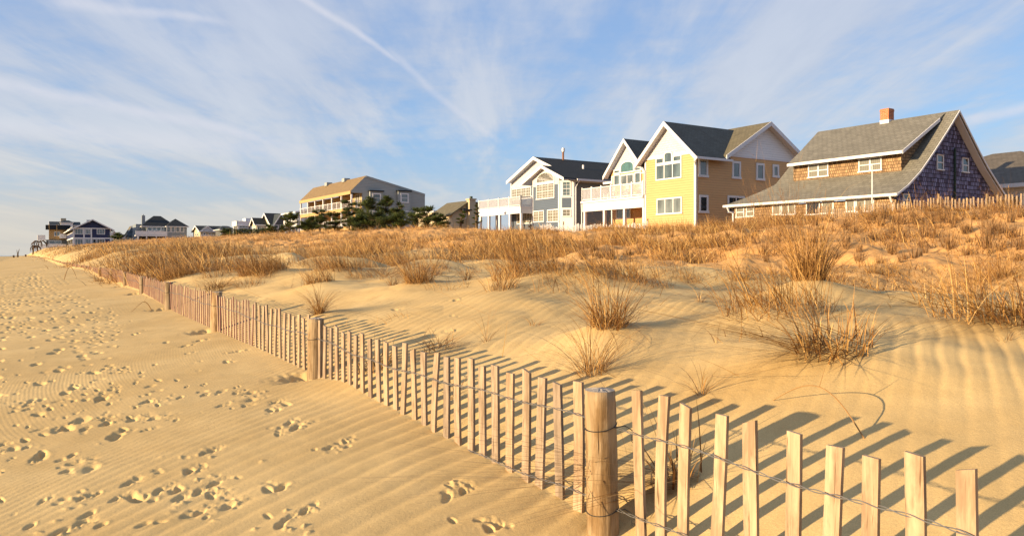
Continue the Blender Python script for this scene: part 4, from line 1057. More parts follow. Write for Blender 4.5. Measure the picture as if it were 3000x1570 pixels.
# ---------------------------------------------------------------- shingled cottage
def cottage():
    h = Fr(2625.8, 37.6, 0.3); e = h.empty('shingled_cottage', 'old cedar shingled cottage with flared grey roof, wide dormer and brick chimney', 'house')
    def fz(cx, cy, y=0):   # crop point on the near gable plane
        px, py = 2100 + cx / 2.862, 280 + cy / 2.862; x = h.x(px, y); return (x, h.z(py, x, y))
    rk = [(1505, 815), (1600, 738), (1700, 628), (1765, 535), (1830, 438), (1930, 283), (2030, 118)]
    P1 = [fz(a, c_) for a, c_ in rk]
    xr, zr = P1[-1]
    P2 = [fz(a, c_) for a, c_ in [(2120, 300), (2200, 462), (2265, 585), (2330, 690), (2420, 832)]]
    pr = P1 + P2; L = h.y(2121); x0, z0 = P1[0]; x1 = pr[-1][0]
    # the eave reaches a little in front of the wall
    def proj(x, y, z):
        X, Y = xy_of(h.u0 + y, h.v0 + x); return 1500 + F * X / Y, HZ - F * (z + h.g) / Y
    def edge_y(x, z, edge):
        ex = [2100 + a / 2.862 for a, _ in edge]; ey = [280 + b_ / 2.862 for _, b_ in edge]; best = (1e9, 0)
        for y in np.linspace(0, 18, 400):
            px, py = proj(x, y, z); xe_ = np.interp(-py, [-q_ for q_ in ey], ex); 
            if abs(px - xe_) < best[0]: best = (abs(px - xe_), y)
        return best[1]
    ledge = [(60, 920), (310, 828), (490, 745), (560, 660), (640, 555), (700, 470), (780, 380), (860, 295)]
    def dens(P_, k=3):
        o_ = []
        for a, b_ in zip(P_[:-1], P_[1:]): o_ += [(a[0] + (b_[0] - a[0]) * j / k, a[1] + (b_[1] - a[1]) * j / k) for j in range(k)]
        return o_ + [P_[-1]]
    PF = dens(P1); yf = [edge_y(p, z, ledge) for p, z in PF]; yf[0] = L
    def prof_var(m, pts, ya, ys, th):
        for i in range(len(pts) - 1):
            (p, z), (p2, z2) = pts[i], pts[i + 1]
            m.add([(p, ya, z), (p2, ya, z2), (p2, ys[i + 1], z2), (p, ys[i], z), (p, ya, z - th), (p2, ya, z2 - th), (p2, ys[i + 1], z2 - th), (p, ys[i], z - th)],
                  [(0, 1, 2, 3), (7, 6, 5, 4), (0, 3, 7, 4), (1, 5, 6, 2), (0, 4, 5, 1), (3, 2, 6, 7)])
    print('cottage far edge', [round(v_, 1) for v_ in yf], 'L', L)
    part('roof', 'roof_grey_y', e, lambda m: (prof_var(m, PF, -.02, yf, .16), prof(m, [PF[-1]] + P2, 'y', -.02, yf[-1], .16)))
    part('trim', 'white', e, lambda m: (rake(m, [(p, z - .03) for p, z in pr], 'y', -.02, .10, .04), m.box(x0 - .06, x0 + .0, -.05, L + .05, z0 - .12, z0 + .005)))
    # gable wall near us
    wl = [(p, z - .165) for p, z in pr if p > x0 + .5]
    poly = [(x0 + .55, -1.5)] + [(x0 + .55, wl[0][1] - .25)] + [p for p in wl] + [(x1 - .2, -1.5)]
    part('gable_wall', 'cedar_old_shaded', e, lambda m: m.ext([(p, .42, z) for p, z in poly], (0, .3, 0)))
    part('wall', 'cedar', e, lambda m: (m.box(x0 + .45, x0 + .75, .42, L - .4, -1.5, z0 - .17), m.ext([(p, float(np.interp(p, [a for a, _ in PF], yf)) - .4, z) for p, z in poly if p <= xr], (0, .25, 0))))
    part('soffit', 'white', e, lambda m: m.ext([(p, .03, z - .18) for p, z in [P1[-1]] + P2] + [(p, .03, z - .24) for p, z in P2[::-1] + [P1[-1]]], (0, .38, 0)))
    # dormer
    def onf(cx, cy, x): px, py = 2100 + cx / 2.862, 280 + cy / 2.862; y = h.y(px, x); return y, h.z(py, x, y)
    # dormer wall stands where the main roof reaches the foot of the wall
    xs = [p for p, z in P1]; zs = [z for p, z in P1]
    best = None
    for xw in np.linspace(x0 + .8, xr - 1, 60):
        y, z = onf(1550, 625, xw); zz_ = float(np.interp(xw, xs, zs))
        if best is None or abs(z - zz_) < best[0]: best = (abs(z - zz_), xw)
    xw = best[1]; yA, zfoot = onf(1550, 625, xw); yB, _ = onf(645, 705, xw)
    xe = xw - .55; yE1, zE = onf(1555, 462, xe); yE2, _ = onf(595, 575, xe)
    # dormer roof climbs from its eave to the ridge
    N = 6; dpr = [(xe + (xr - xe) * t, zE + (zr - .05 - zE) * t) for t in np.linspace(0, 1, N + 1)]
    yd = [edge_y(p, z, [(595, 575), (700, 470), (780, 380), (860, 295)]) for p, z in dpr]; yd[0] = yE2
    part('dormer_roof', 'roof_grey_y', e, lambda m: prof_var(m, [(p, z + .04) for p, z in dpr], yE1, yd, .16))
    part('trim', 'white', e, lambda m: (m.box(xe - .05, xe, yE1 - .02, yE2 + .02, zE - .12, zE + .035), rake(m, [(p, z + .03) for p, z in dpr[:-1]], 'y', yE1, .17, .04)))
    part('dormer_wall', 'cedar', e, lambda m: (m.box(xw, xw + .2, yA, yB, zfoot - .3, zE + .05), 
        m.ext([(xw + .2, yA, zfoot - .3)] + [(p, yA, z - .12) for p, z in dpr if p > xw] + [(xr, yA, zfoot)], (0, .15, 0)), m.ext([(xw + .2, yB, zfoot - .3)] + [(p, yB, z - .12) for p, z in dpr if p > xw] + [(xr, yB, zfoot)], (0, -.15, 0))))
    part('corner_board', 'cedar', e, lambda m: (m.box(xw - .03, xw, yA, yA + .1, zfoot, zE - .01), m.box(xw - .03, xw, yB - .1, yB, zfoot, zE - .01)))
    for a, c_, t_, b_ in ((770, 940, 563, 688), (1192, 1387, 512, 640)):
        ya, za_ = onf(a, b_, xw); yb, zb_ = onf(c_, t_, xw); ym = (ya + yb) / 2
        window(e, plane('F', xw), yb, ya, h.z(280 + (b_ - 4) / 2.862, xw, ym), h.z(280 + (t_ + 4) / 2.862, xw, ym), cols=2, hung=True, glass='glass_curt', fw=.07, mw=.09)
    # chimney
    cpx0, cpx1 = 2100 + 1380 / 2.862, 2100 + 1475 / 2.862; cy0 = h.y(cpx1, xr); cy1 = h.y(cpx0, xr); cz = h.z(280 + 104 / 2.862, xr, cy0)
    zb0 = h.z(280 + 197 / 2.862, xr, cy0); cyc = (cy0 + cy1) / 2
    ch = part('chimney', 'brick', e, lambda m: (m.box(xr - .26, xr + .26, cyc - .26, cyc + .26, zb0, cz), m.box(xr - .275, xr + .275, cyc - .275, cyc + .275, cz - .16, cz - .05)))
    mb = MB(); mb.box(xr - .27, xr + .27, cyc - .27, cyc + .27, zr - .6, zb0 - .002); mb.build('chimney_base', M['white'], ch)
    # windows under the front eave
    xf = x0 + .45
    for a, c_, t_, b_, cols, gl in ((165, 235, 928, 1022, 1, 'glass_curt'), (250, 320, 922, 1015, 1, 'glass_curt'), (470, 540, 905, 1000, 1, 'glass_curt'), (545, 665, 900, 1000, 2, 'glass_curt'), (752, 870, 888, 1000, 1, 'glass_dark'), (885, 985, 880, 990, 1, 'glass_curt'), (1085, 1165, 868, 975, 1, 'glass_curt'), (1168, 1325, 862, 975, 2, 'glass_curt')):
        ya, yb = h.y(2100 + a / 2.862, xf), h.y(2100 + c_ / 2.862, xf); ym = (ya + yb) / 2
        window(e, plane('F', xf), yb, ya, h.z(280 + b_ / 2.862, xf, ym), h.z(280 + t_ / 2.862, xf, ym), cols=cols, hung=(a < 300), glass=gl, fw=.07)
    # gable windows
    for a, c_, t_, b_ in ((1840, 1895, 492, 625), (2053, 2105, 520, 646), (1555, 1612, 820, 920)):
        xa, xb = h.x(2100 + a / 2.862, .42), h.x(2100 + c_ / 2.862, .42); xm = (xa + xb) / 2
        w_ = window(e, plane('S', .42), xa, xb, h.z(280 + b_ / 2.862, xm, .42), h.z(280 + t_ / 2.862, xm, .42), hung=True, glass='glass_dark', fw=.06)
        mb = MB(); mb.box(xa - .08, xb + .08, .30, .42, h.z(280 + t_ / 2.862, xm, .42) + .002, h.z(280 + t_ / 2.862, xm, .42) + .07); mb.build('lintel', M['cedar_old_shaded'], w_)
    xp = h.x(2100 + 1995 / 2.862, .35); part('drain_pipe', 'pipe', e, lambda m: m.tube([(xp, .34, h.z(280 + 440 / 2.862, xp, .35)), (xp, .34, -.5)], .055, 8))
    for y_, s_ in ((.3, 1), (L - .3, -1)):
        dp = MB(); dp.tube([(x0 - .05, y_, z0 - .15), (x0 + .1, y_, z0 - .4), (x0 + .35, y_ + .1 * s_, z0 - .5), (x0 + .35, y_ + .1 * s_, -.5)], .05, 8); dp.build('downspout', M['white'], e)
    return h
hc = cottage()

# ---------------------------------------------------------------- flagpole
def flagpole():
    px = 2100 + 1303 / 2.862; Y = 33.0; x = (px - 1500) / F * Y; z0 = float(T(x, Y)); zt = CAMZ + (HZ - (280 + 570 / 2.862)) * Y / F
    t = empty('flagpole', (x, Y, z0 - .1), 0, 'thin white bare flagpole in front of the shingled cottage', 'flagpole')
    m = MB(); m.tube([(0, 0, 0), (0, 0, (zt - z0) * .5), (0, 0, zt - z0)], [.035, .03, .022], 10); m.build('pole', M['white'], t)
    m = MB(); m.tube([(0, 0, zt - z0 + .001), (0, 0, zt - z0 + .05), (0, 0, zt - z0 + .09)], [.03, .055, .02], 10); m.build('finial', M['white'], t)
    m = MB(); m.box(.025, .06, -.01, .01, 1.2, 1.3); m.build('cleat', M['metal'], t)
flagpole()

# ---------------------------------------------------------------- generic house pieces for the distance
def box_part(e, name, mat, x0, x1, y0, y1, z0, z1): return part(name, mat, e, lambda m: m.box(x0, x1, y0, y1, z0, z1))
def gable_roof(e, ax, x0, x1, y0, y1, ze, zr, mat, ov=.5, th=.16, trim='white_far', gab=None, bias=.5):
    if ax == 'y':
        c = x0 + (x1 - x0) * bias; sl = (zr - ze) / (c - x0); pts = [(x0 - ov, ze - sl * ov), (c, zr), (x1 + ov, ze - (zr - ze) / (x1 - c) * ov)]
        part('roof', mat + '_y', e, lambda m: prof(m, pts, 'y', y0 - ov, y1 + ov, th))
        part('trim', trim, e, lambda m: (rake(m, pts, 'y', y0 - ov, .35, .06), m.box(x0 - ov - .08, x0 - ov, y0 - ov, y1 + ov, ze - sl * ov - .25, ze - sl * ov + .02)))
        if gab: part('gable', gab, e, lambda m: m.ext([(x0, y0 + .02, ze), (x1, y0 + .02, ze), (c, y0 + .02, zr - .1)], (0, .3, 0)))
    else:
        c = y0 + (y1 - y0) * bias; sl = (zr - ze) / (c - y0); pts = [(y0 - ov, ze - sl * ov), (c, zr), (y1 + ov, ze - (zr - ze) / (y1 - c) * ov)]
        part('roof', mat + '_x', e, lambda m: prof(m, pts, 'x', x0 - ov, x1 + ov, th))
        part('trim', trim, e, lambda m: (rake(m, pts, 'x', x0 - ov, .35, .06), m.box(x0 - ov, x1 + ov, y0 - ov - .08, y0 - ov, ze - sl * ov - .25, ze - sl * ov + .02)))
        if gab: part('gable', gab, e, lambda m: m.ext([(x0 + .02, y0, ze), (x0 + .02, y1, ze), (x0 + .02, c, zr - .1)], (.3, 0, 0)))
def hip_roof(e, x0, x1, y0, y1, ze, zr, mat, ov=.6, r0=.35, r1=.65, ax='x', name='roof'):
    x0 -= ov; x1 += ov; y0 -= ov; y1 += ov; xm, ym = (x0 + x1) / 2, (y0 + y1) / 2
    if ax == 'x': a, b_ = (x0 + (x1 - x0) * r0, ym, zr), (x0 + (x1 - x0) * r1, ym, zr)
    else: a, b_ = (xm, y0 + (y1 - y0) * r0, zr), (xm, y0 + (y1 - y0) * r1, zr)
    m = MB(); B = [(x0, y0, ze), (x1, y0, ze), (x1, y1, ze), (x0, y1, ze)]
    if ax == 'x': m.add(B + [a, b_], [(0, 1, 5, 4), (1, 2, 5), (2, 3, 4, 5), (3, 0, 4), (3, 2, 1, 0)])
    else: m.add(B + [a, b_], [(0, 1, 4), (1, 2, 5, 4), (2, 3, 5), (3, 0, 4, 5), (3, 2, 1, 0)])
    m.box(x0, x1, y0, y1, ze - .2, ze - .003, 1)
    return m.build(name, [M[mat + '_' + ax], M['white_far']], e)
def swin(h, e, pxs, pyt, pyb, yp=0.0, **k):
    for (a, c_) in pxs:
        xa, xb = h.x(a, yp), h.x(c_, yp); xm = (xa + xb) / 2
        window(e, plane('S', yp), xa, xb, h.z(pyb, xm, yp), h.z(pyt, xm, yp), **{**dict(mat='white_far', fw=.14, sill=False), **k})
def fwin(h, e, pxs, pyt, pyb, xp=0.0, **k):
    for (a, c_) in pxs:
        ya, yb = h.y(a, xp), h.y(c_, xp); ym = (ya + yb) / 2
        window(e, plane('F', xp), ya, yb, h.z(pyb, xp, ym), h.z(pyt, xp, ym), **{**dict(mat='white_far', fw=.14, sill=False), **k})

# ---------------------------------------------------------------- grey apartment building
def hotel():
    h = Fr(1035, 118.0, 1.0); e = h.empty('grey_apartment_building', 'long grey apartment building with tan roof and sunlit balcony galleries, behind the pines', 'apartment building')
    cx = lambda a: 650 + a / 3.22; cy = lambda a: 450 + a / 3.22
    D_ = h.x(1244.7); gx = h.x(cx(1325)); L = h.y(884.5); ze = h.z(cy(348)); xr = h.x(cx(1360)); zr = h.z(cy(205), xr); zb = h.z(cy(377), D_)
    pr = [(-.4, ze), (xr, zr), (D_, zb)]
    part('roof', 'roof_tan_y', e, lambda m: prof(m, pr, 'y', .0, L, .25))
    part('gable_wall', 'grey_clap', e, lambda m: m.ext([(gx, -.03, -2), (gx, -.03, ze - .30), (-.38, -.03, ze - .30), (-.38, -.03, ze - .01), (xr, -.03, zr - .01), (D_, -.03, zb - .02), (D_, -.03, -2)], (0, .35, 0)))
    part('fascia', 'orange_wall', e, lambda m: m.box(-.5, -.35, -.05, L, ze - .5, ze - .02))
    part('rake_board', 'grey_clap', e, lambda m: rake(m, [(xr, zr), (D_, zb)], 'y', -.03, .3, .06))
    part('wall', 'orange_wall', e, lambda m: m.box(gx, D_, .33, L - .3, -2, ze - .2))
    zs = h.z(cy(505)); zrail = h.z(cy(437)); H = ze - zs
    posts = [cx(a) for a in (825, 893, 970, 1052, 1142)]
    for fl in (0, 1):
        z = zs - fl * 2.85; b0 = z - 2.85 + .35
        part('floor_slab', 'orange_wall', e, lambda m: m.box(-.35, gx, -.02, L, z - .55, z))
        railing(e, (-.3, .02), (-.3, L), z, z + (zrail - zs), 12, .35, 'white_far', .1)
        railing(e, (-.3, .02), (gx, .02), z, z + (zrail - zs), 2, .35, 'white_far', .1)
        topz = (ze - .5 if fl == 0 else zs - .55)
        for px in posts:
            yy = h.y(px); part('divider', 'orange_wall', e, lambda m: m.box(-.1, gx, yy - .1, yy + .1, z, topz - .002))
            part('post', 'white_far', e, lambda m: m.box(-.34, -.12, yy - .12, yy + .12, z + .002, topz))
        for yy in (.12, L - .2): part('post', 'white_far', e, lambda m: m.box(-.34, -.12, yy - .12, yy + .12, z + .002, topz))
        ys = [0.3] + [h.y(p) for p in posts][::-1] + [L - .3]
        for a, b_ in zip(ys[:-1], ys[1:]):
            w = b_ - a; window(e, plane('F', gx), a + w * .15, a + w * .62, z + .1, z + 2.2, cols=2, glass='glass_curt', mat='white_far', sill=False)
    # bump-outs with windows
    for a, c_, wa, wb in ((1397, 1517, 1420, 1500), (1662, 1778, 1685, 1760)):
        xa, xb = h.x(cx(a), -.5), h.x(cx(c_), -.5); zt = h.z(cy(352), xa, -.5)
        bo = part('bay', 'grey_clap', e, lambda m: m.box(xa, xb, -.6, -.04, -2, zt))
        m = MB(); m.box(xa - .15, xb + .15, -.8, -.032, zt + .003, zt + .18); m.build('bay_roof', M['roof_black_x'], bo)
        x0_, x1_ = h.x(cx(wa), -.6), h.x(cx(wb), -.6)
        window(e, plane('S', -.6), x0_, x1_, h.z(cy(460), x0_, -.6), h.z(cy(370), x0_, -.6), hung=True, glass='glass_blind', mat='white_far', fw=.16)
        window(e, plane('S', -.6), x0_, x1_, h.z(cy(625), x0_, -.6), h.z(cy(535), x0_, -.6), hung=True, glass='glass_blind', mat='white_far', fw=.16)
    for px in (cx(1170), cx(1005)):
        yy = h.y(px, xr); part('roof_vent', 'grey_clap', e, lambda m: m.box(xr - .5, xr + .5, yy - .6, yy + .6, zr - .3, zr + .3))
hotel()

def white_balcony_building():
    h = Fr(875, 152.0, 1.0); e = h.empty('white_balcony_building', 'white building with stepped balconies and slanting roof, left behind the grey apartments', 'apartment building')
    cx = lambda a: 650 + a / 3.22; cy = lambda a: 450 + a / 3.22
    x1 = 9; L = h.y(cx(600)); zt = h.z(cy(515)); 
    box_part(e, 'wall', 'darkgrey', 2.2, x1, 0, L, -2, zt - .3)
    part('roof', 'white_far', e, lambda m: m.ext([(-.8, -.3, zt - .9), (x1, -.3, zt + 1.1), (x1, -.3, zt + 1.4), (-.8, -.3, zt - .6)], (0, L + .8, 0)))
    for k in range(2):
        z = zt - 3.2 - 3.0 * k
        part('balcony', 'white_far', e, lambda m: (m.box(-.4 - k, 2.2, 0, L, z - .3, z), m.box(-.4 - k, -.25 - k, 0, L, z + .002, z + 1.1), m.box(-.24 - k, 2.2, 0, .12, z + .002, z + 1.1)))
        for yy in (.1, L * .5, L - .1): part('divider', 'white_far', e, lambda m: m.box(-.1, 2.2, yy - .1, yy + .1, z + 1.12, z + 2.2))
white_balcony_building()

def row_houses():
    cx = lambda a: 650 + a / 3.22; cy = lambda a: 450 + a / 3.22
    # dark grey twin gables
    h = Fr(cx(470), 170, 1.0); e = h.empty('dark_gabled_house', 'house with black roofs and a grey gable, just left of the white balcony building', 'house')
    D_ = h.x(cx(640)); ze = h.z(cy(655)); L = 9
    box_part(e, 'wall', 'darkgrey', 0, D_, 0, L, -2, ze); 
    gable_roof(e, 'x', 0, D_, 0, L, ze, h.z(cy(560), 3, 4), 'roof_black', gab='cream_wall')
    xa, xb = h.x(cx(480)), h.x(cx(600)); box_part(e, 'gable_wing', 'darkgrey', xa, xb, -1.2, 0, -2, ze)
    gable_roof(e, 'y', xa, xb, -1.2, 4, ze, h.z(cy(565), 3, 0), 'roof_dark', ov=.4, gab='darkgrey')
    swin(h, e, [(cx(495), cx(535)), (cx(545), cx(590))], cy(668), cy(705), -1.2)
    # small cream house with black roof
    h = Fr(cx(325), 172, 1.0); e = h.empty('small_cream_house', 'small cream house with steep black roof, just left of the grey gabled house', 'house')
    D_ = h.x(cx(440)); ze = h.z(cy(652)); L = h.y(cx(285))
    box_part(e, 'wall', 'cream_wall', 0, D_, 0, L, -2, ze); gable_roof(e, 'x', 0, D_, 0, L, ze, h.z(cy(602), 0, L / 2), 'roof_black', gab='cream_wall')
    swin(h, e, [(cx(333), cx(400))], cy(682), cy(722), cols=3, glass='glass'); fwin(h, e, [(cx(290), cx(302)), (cx(306), cx(320))], cy(690), cy(722))
    railing(e, (-1.5, -2), (D_ + 1, -2), h.z(cy(740)), h.z(cy(715)), 4, .4, 'white_far')
    # white and slate box house with roof terrace
    h = Fr(cx(150), 205, 1.0); e = h.empty('roof_terrace_house', 'boxy slate and white house with a railed roof terrace', 'house')
    D_ = h.x(cx(280)); zt = h.z(cy(668)); L = h.y(cx(110))
    box_part(e, 'wall', 'darkgrey', 0, D_, 0, L, -2, zt - .3); box_part(e, 'terrace', 'white_far', -.4, D_ + .2, -.4, L, zt - .29, zt)
    railing(e, (-.3, -.3), (D_, -.3), zt, h.z(cy(632)), 5, .3, 'white_far', .2, True); railing(e, (-.3, -.3), (-.3, L), zt, h.z(cy(632)), 3, .3, 'white_far', .2, True)
    box_part(e, 'stair_tower', 'white_far', h.x(cx(228)), D_, .5, 4, zt + .002, h.z(cy(603)))
    swin(h, e, [(cx(160), cx(250))], cy(675), cy(700), cols=3, glass='glass'); part('band', 'white_far', e, lambda m: m.box(0, D_, -.1, -.001, h.z(cy(722)), h.z(cy(706))))
    part('corner_board', 'white_far', e, lambda m: (m.box(-.05, .3, -.12, -.002, -2, zt - .3), m.box(D_ - .3, D_, -.12, -.002, -2, zt - .3)))
    part('corner_board', 'white_far', e, lambda m: m.box(-.1, -.002, L - .5, L, -2, zt - .3))
    railing(e, (-1, -3), (D_ + 2, -3), h.z(cy(745)), h.z(cy(722)), 5, .4, 'white_far', .15, True)
    # low slate pavilion
    kx = lambda a: a / 3.68; ky = lambda a: 600 + a / 3.68
    h = Fr(kx(2385), 228, 1.0); e = h.empty('slate_pavilion', 'low slate coloured house with hipped roof, right of the long low cream house', 'house')
    D_ = h.x(kx(2525)); ze = h.z(ky(260)); L = 8
    box_part(e, 'wall', 'darkgrey', 0, D_, 0, L, -2, ze); hip_roof(e, 0, D_, 0, L, ze, h.z(ky(222), D_ / 2, 3), 'roof_dark')
    swin(h, e, [(kx(2400), kx(2420)), (kx(2430), kx(2465)), (kx(2475), kx(2510))], ky(268), ky(308))
    part('corner_board', 'white_far', e, lambda m: (m.box(-.1, .3, -.1, -.002, -2, ze - .21), m.box(D_ - .3, D_ + .1, -.1, -.002, -2, ze - .21)))
    # cream gabled house
    h = Fr(kx(2160), 236, 1.0); e = h.empty('cream_gabled_house', 'long low cream house with black roof and small white cross gable', 'house')
    D_ = h.x(kx(2372)); L = h.y(kx(2083)); ze = h.z(ky(272)); zr = h.z(ky(220), 0, L / 2)
    box_part(e, 'wall', 'cream_wall', 0, D_, 0, L, -2, ze); gable_roof(e, 'x', 0, h.x(kx(2500)), 0, L, ze, zr, 'roof_black', gab='cream_wall')
    xa, xb = h.x(kx(2165)), h.x(kx(2305)); gable_roof(e, 'y', xa, xb, -.1, 3, ze, h.z(ky(222), 0, 0), 'roof_dark', ov=.3, gab='white_far')
    swin(h, e, [(kx(2190), kx(2218)), (kx(2250), kx(2280))], ky(297), ky(323), glass='glass_dark'); fwin(h, e, [(kx(2125), kx(2138)), (kx(2104), kx(2112))], ky(303), ky(330), glass='glass_dark')
    railing(e, (0, -2), (D_, -2), h.z(ky(355)), h.z(ky(322)), 5, .3, 'white_far', .15, True)
    # blue grey house with hipped roofs, chimney and balcony
    h = Fr(kx(1580), 240, 1.0); e = h.empty('hip_roofed_house', 'blue grey house with two black hipped roofs, tall chimney and white balcony', 'house')
    D_ = h.x(kx(2000)); xw = h.x(kx(1790)); ze = h.z(ky(226)); L = 12; zf = h.z(ky(325))
    box_part(e, 'wall', 'bluegrey', 0, xw, 0, L, -3, ze); box_part(e, 'wing', 'bluegrey', xw + .01, D_, -2.5, L, -3, ze)
    hip_roof(e, h.x(kx(1545)), h.x(kx(1840)) + 1.2, 0, L, ze, h.z(ky(117), 6, 5), 'roof_black', r0=.42, r1=.62); hip_roof(e, xw + .2, D_, -2.5, 6, ze + .02, h.z(ky(150), 15, 0), 'roof_black', r0=.49, r1=.51)
    box_part(e, 'annex', 'bluegrey', h.x(kx(1465), 3), h.x(kx(1578), 3), 3, L, -3, h.z(ky(205), 0, 3))
    xc = h.x(kx(1530), 2); part('chimney', 'bluegrey', e, lambda m: (m.box(xc, h.x(kx(1565), 2), 2, 3.5, 0, h.z(ky(110), xc, 2)), m.box(xc + .4, h.x(kx(1552), 2), 2.3, 3.2, h.z(ky(110), xc, 2) + .002, h.z(ky(97), xc, 2))))
    swin(h, e, [(kx(1590), kx(1640)), (kx(1645), kx(1685)), (kx(1688), kx(1735))], ky(237), ky(275), glass='glass'); swin(h, e, [(kx(1740), kx(1770))], ky(235), ky(275))
    swin(h, e, [(kx(1797), kx(1838)), (kx(1846), kx(1885)), (kx(1895), kx(1935)), (kx(1943), kx(1985))], ky(228), ky(293), -2.5, glass='glass_blind')
    part('balcony', 'white_far', e, lambda m: (m.box(h.x(kx(1460), -2.4), xw, -2.4, -.01, zf - .3, zf)))
    railing(e, (h.x(kx(1465), -2.4), -2.4), (xw, -2.4), zf, h.z(ky(278), 0, -2.4), 5, .25, 'white_far', .18, True)
    box_part(e, 'porch_shade', 'shade', h.x(kx(1500)), xw, -.05, -.01, -3, zf - .35)  # dark sheet that stands in for the shade below the balcony
    for a in (1490, 1580, 1685, 1785): xx = h.x(kx(a), -2.2); part('column', 'white_far', e, lambda m: m.box(xx - .15, xx + .15, -2.3, -2.0, -3, zf - .31))
    swin(h, e, [(kx(1850), kx(1890)), (kx(1895), kx(1940)), (kx(1945), kx(1985))], ky(333), ky(385), -2.5, glass='glass')
    h = Fr(kx(1372), 262, 1.0); e = h.empty('brown_roofed_house', 'partly hidden house with brown and blue roofs, left of the tall chimney', 'house')
    D_ = h.x(kx(1470)); ze = h.z(ky(300)); L = 6; box_part(e, 'wall', 'bluegrey', 0, D_, 0, L, -3, ze); gable_roof(e, 'y', 0, D_, 0, L, ze, h.z(ky(225), 2, 2), 'roof_olive', gab='bluegrey')
    box_part(e, 'annex', 'cream_wall', h.x(kx(1385), -4), h.x(kx(1462), -4), -4, -.1, -3, h.z(ky(345), 0, -4))
    part('roof', 'roof_dark_x', e, lambda m: m.ext([(h.x(kx(1375), -4), -4.5, h.z(ky(338), 0, -4)), (h.x(kx(1465), -4), -4.5, h.z(ky(338), 0, -4)), (h.x(kx(1465), -4), -.1, h.z(ky(287), 0, 0)), (h.x(kx(1385), -4), -.1, h.z(ky(287), 0, 0))], (0, 0, .2)))
    ya = h.x(kx(1425), -4); window(e, plane('S', -4), ya, h.x(kx(1462), -4), h.z(ky(405), ya, -4), h.z(ky(370), ya, -4), glass='glass_dark', mat='white_far', arch=1.2, sill=False)
    # two small roofs far behind
    for px0, px1, et, rt, Y, lab in ((1255, 1350, 320, 300, 290, 'small white house with low pointed roof far behind, right of the navy house'), (1195, 1268, 295, 278, 330, 'far pink white gable peeking out just right of the navy house')):
        h = Fr(kx(px0), Y, 1.0); e = h.empty('distant_house', lab, 'house'); D_ = h.x(kx(px1)); ze = h.z(ky(et)) - .6
        box_part(e, 'wall', 'white_far', 0, D_, 0, 6, -3, ze); gable_roof(e, 'y', 0, D_, 0, 6, ze, h.z(ky(rt), D_ / 2, 0), 'roof_dark', ov=.5, gab='white_far')
        swin(h, e, [(kx(px0 + (px1 - px0) * .3), kx(px0 + (px1 - px0) * .6))], ky(et + 12), ky(et + 34), glass='glass_dark')
    # navy house
    h = Fr(kx(792), 232, 1.5); e = h.empty('navy_house', 'navy blue two storey house with white trim and a wide low gable', 'house')
    D_ = h.x(kx(1195)); L = h.y(kx(717)); ze = h.z(ky(243)); xm = h.x(kx(952), 0); zm = h.z(ky(352)); zr = h.z(ky(150), xm, 0)
    box_part(e, 'wall', 'navy', 0, D_, 0, L, -5, ze)
    gable_roof(e, 'y', 0, D_, 0, L, ze, zr, 'roof_black', ov=1.0, gab='navy')
    def tr(m):
        for a in (795, 905, 985, 1192):
            x = h.x(kx(a)); m.box(x - .18, x + .18, -.08, -.002, -3, ze - .26)
        m.box(0, D_, -.06, -.001, zm - .2, zm + .15); m.box(0, D_, -.065, -.001, ze - .25, ze + .05)
        m.box(-.07, -.001, 0, L, zm - .2, zm + .15); m.box(-.07, -.001, L - .3, L, -3, ze - .01)
    part('trim', 'white_far', e, tr)
    part('gable_vent', 'white_far', e, lambda m: m.box(xm - .5, xm + .5, -.1, -.001, h.z(ky(185), xm, 0), h.z(ky(158), xm, 0)))
    for t_, b_ in ((253, 315), (363, 437)):
        swin(h, e, [(kx(805), kx(895)), (kx(917), kx(975)), (kx(1043), kx(1132))], ky(t_), ky(b_), cols=3, glass='glass_blind')
        fwin(h, e, [(kx(722), kx(783))], ky(t_), ky(b_), cols=3, glass='glass_curt')
    swin(h, e, [(kx(998), kx(1038))], ky(363), ky(440), glass='glass_dark')
    # balconied house left of it
    h = Fr(kx(500), 264, 1.5); e = h.empty('balconied_tan_house', 'tan and grey house with tiers of white balconies, leftmost of the row', 'house')
    D_ = h.x(kx(760)); L = 3.5; z1 = h.z(ky(372)); z2 = h.z(ky(262))
    box_part(e, 'lower_wall', 'darkgrey', 0, D_, 0, L, -6, z1); box_part(e, 'upper_wall', 'orange_wall', h.x(kx(530)), D_, .5, L, z1 + .002, z2)
    box_part(e, 'roof', 'roof_black_x', -.2, D_, -.3, L, z2 + .002, h.z(ky(212))); 
    for a in (530, 612): x = h.x(kx(a), -.4); part('roof_post', 'orange_wall', e, lambda m: m.box(x - .1, x + .1, -.5, -.31, z1, h.z(ky(208))))
    swin(h, e, [(kx(583), kx(648))], ky(285), ky(335), .5, glass='glass_blind'); swin(h, e, [(kx(525), kx(662))], ky(380), ky(415), 0, cols=2, glass='glass_blind')
    part('balcony', 'white_far', e, lambda m: (m.box(h.x(kx(510), -3), h.x(kx(715), -3), -3, 0, h.z(ky(485), 0, -3), h.z(ky(450), 0, -3)), m.box(h.x(kx(510), -3), h.x(kx(715), -3), -3, -2.9, h.z(ky(449), 0, -3), h.z(ky(418), 0, -3))))
    part('balcony', 'white_far', e, lambda m: m.box(h.x(kx(645), -1), h.x(kx(718), -1), -1, .49, h.z(ky(355), 0, -1), h.z(ky(308), 0, -1)))
    part('balcony', 'white_far', e, lambda m: (m.box(-2.6, -.01, 0, L, z1 - .2, z1 + .1), m.box(-2.6, -2.5, 0, L, z1 + .11, h.z(ky(322))), m.box(-2.49, -.3, 0, .1, z1 + .11, h.z(ky(322)))))
